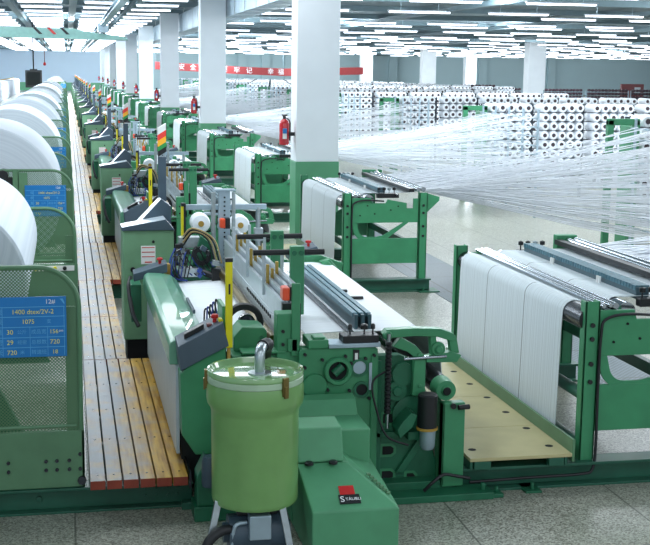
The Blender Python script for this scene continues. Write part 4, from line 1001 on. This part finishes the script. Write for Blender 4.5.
# ------------------------------------------------------------------ ceiling equipment
CR = root('overhead_crane', (0, 60, 4.3), 'mint green overhead crane girder with red and black stripes under the ceiling', 'crane')
MB().prism([(-8, 4.40), (2.85, 4.28), (2.85, 4.42), (.9, 4.66), (.4, 4.78), (-8, 4.86)], 'y', 60, 60.12).box(-8, 2.9, 59.85, 60.3, 4.33, 4.40, Matrix.Rotation(.011, 3, 'Y')).build('girder', M['craneg'], CR, .01)
for k, (x, m) in enumerate(((-1.5, 'black'), (-.85, 'red'), (-.25, 'black'))):
    MB().prism([(x, 4.80), (x+.16, 4.80), (x+.46, 4.50), (x+.30, 4.50)], 'y', 59.985, 60).build('stripe', M[m], CR)
MB().box(1.5, 2.0, 59.8, 60.3, 4.62, 4.94).box(-5.1, -4.9, 60, 60.1, 4.8, CEIL-.001).cyl((1.6, 60, 4.86), (1.9, 60, 4.86), .08, 10).build('trolley', M['zinc'], CR, .01)
RL = root('crane_rail', (1.75, 90, 5), 'galvanised crane rail hung from the ceiling along the aisle', 'rail')
MB().box(1.62, 1.88, 26, 150, 4.94, 4.98).box(1.72, 1.78, 26, 150, 4.98, 5.12).box(1.62, 1.88, 26, 150, 5.12, 5.16).build('rail_profile', M['zinc'], RL)
for k in range(18): MB().box(1.66, 1.84, 27+k*7, 27.1+k*7, 5.16, CEIL).build('hanger', M['zinc'], RL)
DU = root('air_duct', (5.0, 90, 4.5), 'galvanised air duct running under the ceiling beside the columns', 'duct')
MB().box(4.68, 5.36, 25, 150, 4.47, 5.2).build('duct_body', M['zinc'], DU, .01)
for k in range(16):
    MB().box(4.7, 4.74, 27+k*8, 27.04+k*8, 5.19, CEIL-.001).build('hanger', M['steel'], DU); MB().box(5.3, 5.34, 27+k*8, 27.04+k*8, 5.19, CEIL-.001).build('hanger', M['steel'], DU)
for k in range(63): MB().box(4.665, 5.375, 25+k*2, 25.05+k*2, 4.455, 5.2).build('duct_flange', M['steel'], DU)
TV = root('hanging_screen', (-1.76, 70, 1.9), 'black box screen hanging on a rod above the fabric rolls', 'screen')
MB().box(-2.2, -1.3, 70, 70.35, 1.87, 2.82).build('screen_case', M['black'], TV, .03)
MB().box(-2.1, -1.4, 69.99, 70, 2.0, 2.72).build('screen_glass', M['dark'], TV)
MB().cyl((-1.75, 70.2, 2.82), (-1.75, 70.2, CEIL-.0), .035, 8).box(-1.95, -1.55, 70.1, 70.3, 2.82, 2.88).build('hanger_rod', M['black'], TV)
PC = root('pull_switch', (-1.2, 76, 3), 'red pull switch hanging on a thin cord in front of the back wall', 'pull switch')
MB().cyl((-1.24, 76, 3.25), (-1.24, 76, CEIL), .02, 6).build('cord', M['maroon'], PC)
MB().lathe([(0, 0), (.07, .02), (.09, .1), (.04, .2), (0, .2)], (-1.24, 76, 3.08), n=12).build('grip', M['red'], PC)

# wrapped rolls standing by the left side
wr = root('wrapped_roll', (-6.3, 100, 0), 'x', 'wrapped roll', 'white wrapped rolls standing in a row')
MB().lathe([(0, 0), (.7, 0), (.75, .06), (.75, 1.55), (.66, 1.68), (.3, 1.72), (0, 1.72)], (-6.3, 100, 0), n=28).build('wrapping', M['white_roll'], wr)
MB().lathe([(.0, 1.72), (.08, 1.72), (.08, 1.8), (0, 1.8)], (-6.3, 100, 0), n=12).build('core_tube', M['ochre'], wr)
for k in range(30):
    o = wr if k == 0 else copy_tree(wr, k*1.9)
    o['label'] = 'white wrapped roll standing upright in the row along the side aisle'

# ------------------------------------------------------------------ fluorescent lights
LZ = 5.2
def make_light(L_):
    F = root('fluorescent_light', (0, 0, LZ), 'x', 'ceiling light', 'x')
    F['b_'] = (0, 0, LZ)
    MB().box(-L_/2, L_/2, -.09, .09, LZ+.03, LZ+.08).build('housing', M['fixture'], F)
    MB().cyl((-L_/2+.05, -.045, LZ), (L_/2-.05, -.045, LZ), .028, 8).cyl((-L_/2+.05, .045, LZ), (L_/2-.05, .045, LZ), .028, 8).build('tube', M['tube'], F)
    MB().box(-L_*.3-.01, -L_*.3+.01, -.01, .01, LZ+.08, CEIL).box(L_*.3-.01, L_*.3+.01, -.01, .01, LZ+.08, CEIL).build('hanger', M['zinc'], F)
    return F
spots = []
row = 0; yy = 34.
random.seed(11)
while yy < 165:
    for X in (-5.45, -3.15, -.85, 1.45): spots.append((X, yy, 0))
    if row % 1 == 0: spots.append((3.3, yy+1.0, 0))
    sh = random.uniform(0, 4.2)
    for q in range(20 if row % 3 != 2 else 0):
        X = 6.0 + q*4.0 + sh
        if 66+X*1230/yy < 700 and random.random() < .93: spots.append((X, yy+1.6, 1))
    row += 1; yy += 3.6
spots.sort(key=lambda s: s[1])
lsrc = [make_light(1.6), make_light(2.5)]
used = [False, False]
mb = MB(); mt_ = MB()
for i, (X, Y, t) in enumerate(spots):
    if i < 298:
        o = lsrc[t] if not used[t] else copy_tree(lsrc[t])
        used[t] = True; o.location = (X, Y, LZ)
        if t == 0: tag(o, 'short white fluorescent light hanging in the ceiling rows above the loom aisle', 'ceiling light', 'lights above the loom aisle')
        else: tag(o, 'long white fluorescent light hanging in the ceiling rows above the creels', 'ceiling light', 'lights above the creels')
    else:
        L_ = (1.6, 2.5)[t]
        mb.box(X-L_/2, X+L_/2, Y-.09, Y+.09, LZ-.03, LZ+.03)
o = mb.build('distant_lights', M['tube']); tag(o, 'distant rows of fluorescent lights close to the back wall', 'ceiling lights', None, 'stuff')

def area(x, y, z, sx, sy, e, col=(.89, .95, 1.)):
    l = bpy.data.lights.new('tube_row_light', 'AREA'); l.shape = 'RECTANGLE'; l.size = sx; l.size_y = sy; l.energy = e; l.color = col
    o = bpy.data.objects.new('tube_row_light', l); C.objects.link(o); o.location = (x, y, z)
    return o
for y_ in (3, 12, 21, 30):
    for x_, e_ in ((-3.5, 105), (2.2, 140), (9.5, 270), (17, 280)): area(x_, y_, 5.1, 4, 3, e_*(.55 if y_ < 5 else .85 if y_ < 15 else 1.0))
for y_ in (42, 58, 76, 96, 120, 146):
    for x_, e_ in ((-4, 200), (2.5, 190), (14, 360), (30, 380), (48, 360)): area(x_, y_, 5.1, 6, 8, e_)
def point(x, y, z, e):
    l = bpy.data.lights.new('tube_glow', 'POINT'); l.energy = e; l.shadow_soft_size = .7; l.color = (.86, .94, 1.)
    o = bpy.data.objects.new('tube_glow', l); C.objects.link(o); o.location = (x, y, z)
for y_, e_ in ((-2, 160), (10, 210), (24, 450), (40, 620), (62, 820), (88, 1150), (118, 1500), (150, 2600)):
    for x_ in (-4.5, 0, 7, 14, 23) + ((36, 55, 75) if y_ > 50 else ()): point(x_, y_, 4.75, e_)

w = bpy.data.worlds.new('ambient_fill'); bpy.context.scene.world = w; w.use_nodes = True  # added ambient fill, coming in through the open end behind the camera
w.node_tree.nodes['Background'].inputs[0].default_value = (.80, .90, 1, 1); w.node_tree.nodes['Background'].inputs[1].default_value = .8

# ------------------------------------------------------------------ camera
Rm = ((0.9805611799668211, 0.020052120987002944, -0.19518628226901086), (-0.19585586467603738, 0.1600669416127454, -0.9674807773153653), (0.011842829648235246, 0.9869024706862701, 0.16088275463597188))
cam = bpy.data.cameras.new('camera'); co = bpy.data.objects.new('camera', cam); C.objects.link(co)
m4 = Matrix(Rm).to_4x4(); m4.translation = (0, 0, 2.9); co.matrix_world = m4
cam.sensor_fit = 'HORIZONTAL'; cam.sensor_width = 36; cam.lens = 1230*36/650; cam.shift_x = (325-315)/650; cam.clip_end = 400
bpy.context.scene.camera = co
for o in list(bpy.data.objects):
    if 'b_' in o: del o['b_']
sc = bpy.context.scene
sc.view_settings.view_transform = 'Standard'; sc.view_settings.look = 'None'; sc.view_settings.exposure = 0; sc.view_settings.gamma = 1
